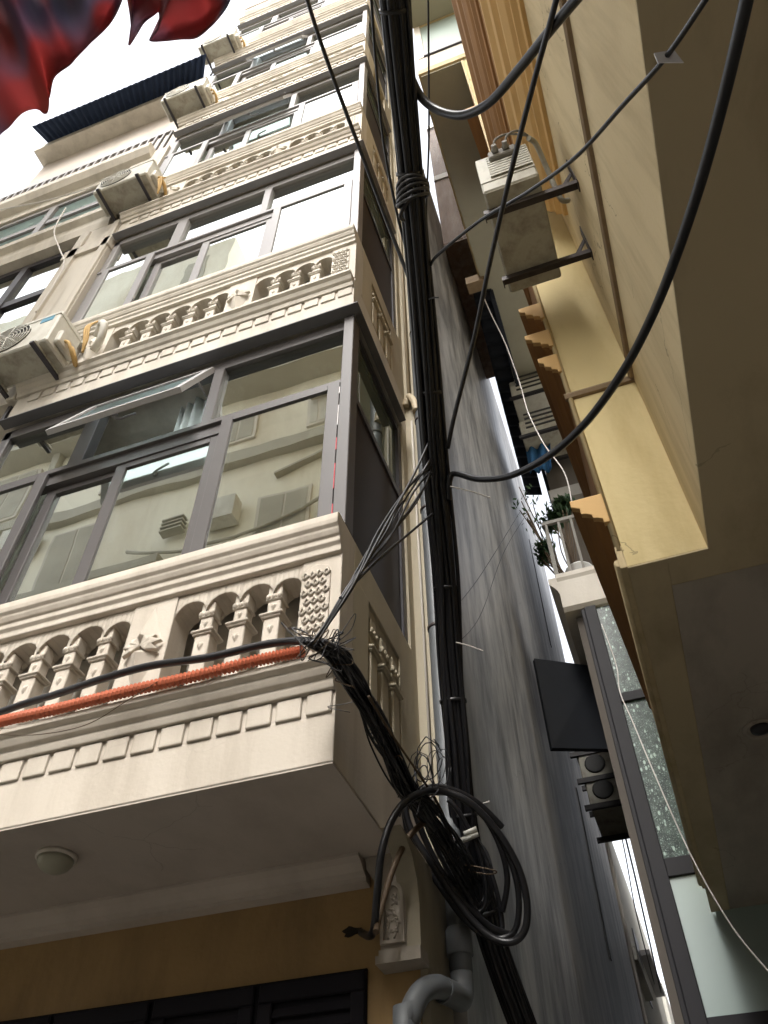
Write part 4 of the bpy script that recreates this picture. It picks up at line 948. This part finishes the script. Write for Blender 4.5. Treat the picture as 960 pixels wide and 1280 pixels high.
cable('cable', 'thin dark wire hanging straight in front of the upper right window', [at(535, -20, d=4.1), at(536, 90, d=4.1), at(536, 180, d=4.1), at(533, 260, d=4.1), at(535, 300, d=4.1)], .0045)
# cables from corner to bundle
cp_ = thing('cable_bundle', 'sheaf of thin black cables slanting from the balcony corner up to the bundle', 'cable bundle', at(400, 798, d=2.95))
for k in range(8):
    J = lambda a: rr.uniform(-a, a)
    e_ = rr.choice((-1, 0, 0, 1)); pk = [at(390+J(6), 806+J(4), d=2.95), at(404+J(3), 785+J(3), d=2.98), at(440+J(4), 730+J(4), d=3.1), at(478+J(7)+e_*3, 670+J(6)+e_*6, d=3.45), at(512+J(7)+e_*4, 614+J(8)+e_*10, d=3.8), at(538+J(2), 575+J(10)+e_*14, d=4.05)]
    MB().tube(smooth(pk, 8), rr.uniform(.0035, .006), 6).build('strand', M['cable'], cp_)
MB().tube(smooth([at(425, 748, d=3.03), at(470, 702, d=3.35), at(510, 668, d=3.7), at(541, 642, d=4.05)], 6), .006, 6).build('strand', M['cable'], cp_)
# along the ledge
cable('cable', 'black cable lying along the ledge above the orange conduit', [at(-40, 905, y=2.33), at(30, 880, y=2.31), at(70, 868, y=2.29), at(130, 848, y=2.25), at(190, 832, y=2.24), at(260, 822, y=2.24), at(320, 808, y=2.25), at(360, 802, y=2.25), at(392, 803, y=2.24), at(420, 815, y=2.3)], .0165)
cp2 = smooth([at(-40, 914, y=2.26), at(0, 902, y=2.26), at(80, 884, y=2.255), at(160, 864, y=2.25), at(240, 846, y=2.25), at(320, 826, y=2.255), at(380, 814, y=2.26)], 31)
oc = MB(); oc.tube(cp2, .0165, 10, smooth=False, rfun=lambda t: .0205+.0055*(1 if round(t*(len(cp2)-1)) % 2 else -1))
tag(oc.build('corrugated_conduit', M['conduit_orange'], origin=cp2[0]), 'orange corrugated conduit lying along the lowest balcony ledge', 'conduit')
cable('wire', 'hair-thin dark wire sagging over the cornice below the orange conduit', [at(-10, 918, y=2.25), at(50, 918, y=2.245), at(110, 905, y=2.245), at(160, 875, y=2.24), at(200, 850, y=2.23)], .002, 'brownwire', 'wire', seg=5)
# white wires on the right
cable('wire', 'white wire hanging from the strip awning past the upper units', [at(604, 370, d=9.5), at(615, 395, d=9.4), at(632, 430, d=9.2), at(650, 480, d=8.8), at(660, 515, d=8.4), at(680, 555, d=7.8), at(705, 590, d=7.2), at(715, 628, d=6.8)], .006, 'whitewire', 'wire')
cable('wire', 'white wire strung in front of the patterned green glass', [at(752, 780, d=7.4), at(770, 830, d=7.1), at(775, 865, d=6.9), at(790, 900, d=6.6), at(815, 960, d=6.2), at(850, 1040, d=5.8), at(880, 1100, d=5.4), at(920, 1165, d=5.0), at(970, 1225, d=4.6)], .0045, 'whitewire', 'wire')
cable('wire', 'thin white wire dangling over the dark neighbour window at left', [at(82, 260, y=2.2), at(68, 288, y=2.18), at(74, 310, y=2.18), at(80, 330, y=2.2), at(65, 360, y=2.22), at(45, 390, y=2.25)], .008, 'whitewire', 'wire')
cable('wire', 'long pale wire strung along the neighbour house ledge', [at(0, 262, y=2.2), at(60, 250, y=2.2), at(120, 232, y=2.2), at(170, 212, y=2.2)], .008, 'whitewire', 'wire')
for lab, a, c in (('short pale cable stub sticking out of the bundle near mid height', (563, 608), (613, 622)), ('short pale cable stub poking from the bundle beside the pipe clamp', (570, 803), (604, 814)), ('short pale cable stub poking right just above the coil', (585, 1012), (612, 1002)), ('short dark stub at upper right of the bundle', (536, 374), (548, 372))):
    cable('wire_stub', lab, [at(*a, d=4.0), at((a[0]+c[0])/2, (a[1]+c[1])/2-1, d=3.97), at(*c, d=3.95)], .0035, 'whitewire' if 'pale' in lab else 'cable', 'wire', seg=5)
for lab, l in (('hairline wire stretched across the grey cement wall to the balcony', [(560, 770), (600, 720), (650, 640)]), ('hairline wire slanting low across the cement wall', [(565, 810), (600, 770), (630, 690), (660, 640)])):
    cable('wire', lab, [at(*q, d=5+1.2*i) for i, q in enumerate(l)], .003, 'cable2', 'wire', seg=5)

cable('cable', 'dark cable strung along the shophouse side beneath its stacked units', [at(752, 948, d=11), at(772, 1010, d=11.5), at(790, 1080, d=12.5), at(806, 1150, d=13.5), at(826, 1240, d=15)], .012)
cable('cable', 'second slimmer dark cable sagging toward the bright alley end', [at(765, 990, d=11), at(782, 1070, d=12), at(795, 1140, d=13), at(818, 1230, d=14.5)], .008)
cable('alley_pipe', 'pale pipe running up the far pale house beyond the cement wall', [Vector((-.95, 14.9, 0)), Vector((-.95, 14.9, 5)), Vector((-.95, 14.9, 10.1))], .04, 'whitepaint', 'pipe')
# small fixtures on the cement wall
for ya, za_, h_, lab in ((11.2, 10.6, 2.6, 'long dark slot high on the grey cement wall near its far edge'), (10.6, 5.4, 2.2, 'dark slot low on the grey cement wall beyond the cable coil')):
    tag(B('wall_slot', 'acdark', None, (-.922, -.912, ya, ya+.10, za_, za_+h_)), lab, 'slot')

# ================================================================== RED CLOTH OVERHEAD
def cloth(name, label, outline_top, outline_bot, d, seed):
    """hanging swag between two pixel-surveyed edges, rippled in depth"""
    rr = random.Random(seed); nu, nv = 120, 30
    fine = [[(q.x, q.y) for q in smooth([(p[0], p[1], 0) for p in l], 8)] for l in (outline_top, outline_bot)]
    outline_top, outline_bot = fine
    def samp(l, u):
        f = u*(len(l)-1); i = min(int(f), len(l)-2); t = f-i; return (l[i][0]*(1-t)+l[i+1][0]*t, l[i][1]*(1-t)+l[i+1][1]*t)
    g = []
    for j in range(nv+1):
        v = j/nv; row = []
        for i in range(nu+1):
            u = i/nu; a, b_ = samp(outline_top, u), samp(outline_bot, u)
            px, py = a[0]*(1-v)+b_[0]*v, a[1]*(1-v)+b_[1]*v
            dd = d+.06*math.sin(u*13+v*2+seed)+.035*math.sin(u*29-v*4)+.05*math.sin(v*7+u*3)
            row.append(at(px, py, d=dd))
        g.append(row)
    return tag(MB().sheet(g, .004).build(name, M['cloth'], origin=g[0][0]), label, 'cloth')
cloth('festive_cloth', 'large dark red satin cloth with blue patches overhead in the top left corner', [(-80, -60), (-20, -60), (40, -60), (100, -60), (160, -40)],
      [(-60, 300), (-10, 185), (12, 158), (28, 141), (45, 136), (58, 142), (62, 120), (66, 100), (74, 90), (86, 82), (97, 70), (112, 55), (128, 40), (142, 22), (152, 0), (165, -40)], 2.4, 1)
cloth('festive_cloth', 'smaller red cloth swag with two points hanging beside the larger one', [(155, -40), (200, -45), (250, -45), (300, -40)],
      [(158, -10), (163, 20), (164, 40), (161, 57), (170, 44), (180, 28), (192, 20), (199, 16), (198, 35), (187, 51), (205, 51), (225, 49), (245, 47), (262, 34), (275, 20), (285, 5), (295, -20)], 2.6, 4)

# ------------------------------------------------------------------ light
SUN_EL, SUN_AZ = R(48), R(174)      # azimuth clockwise from +y
w = bpy.data.worlds.new('World'); scn.world = w; w.use_nodes = True
nt = w.node_tree; bg = nt.nodes['Background']; sk = nt.nodes.new('ShaderNodeTexSky'); sk.sky_type = 'NISHITA'; sk.sun_disc = False
sk.sun_elevation = SUN_EL; sk.sun_rotation = SUN_AZ; sk.dust_density = 5; sk.air_density = 1.0; sk.altitude = 0
hs = nt.nodes.new('ShaderNodeHueSaturation'); hs.inputs['Saturation'].default_value = .22
nt.links.new(sk.outputs[0], hs.inputs['Color']); nt.links.new(hs.outputs[0], bg.inputs[0]); bg.inputs[1].default_value = .15
sd = bpy.data.lights.new('sun', 'SUN'); sd.energy = .65; sd.angle = R(25); sd.color = (1, .96, .9)
so = bpy.data.objects.new('sun', sd); COL.objects.link(so)
dirv = Vector((math.sin(SUN_AZ)*math.cos(SUN_EL), math.cos(SUN_AZ)*math.cos(SUN_EL), math.sin(SUN_EL)))
so.rotation_euler = dirv.to_track_quat('Z', 'Y').to_euler(); so.location = dirv*40
vs_ = scn.view_settings; vs_.view_transform = 'Standard'; vs_.look = 'None'; vs_.gamma = 1; vs_.use_curve_mapping = False; vs_.exposure = 2.15
scn.cycles.max_bounces = 8; scn.cycles.diffuse_bounces = 5; scn.cycles.glossy_bounces = 4
scn.cycles.use_denoising = True
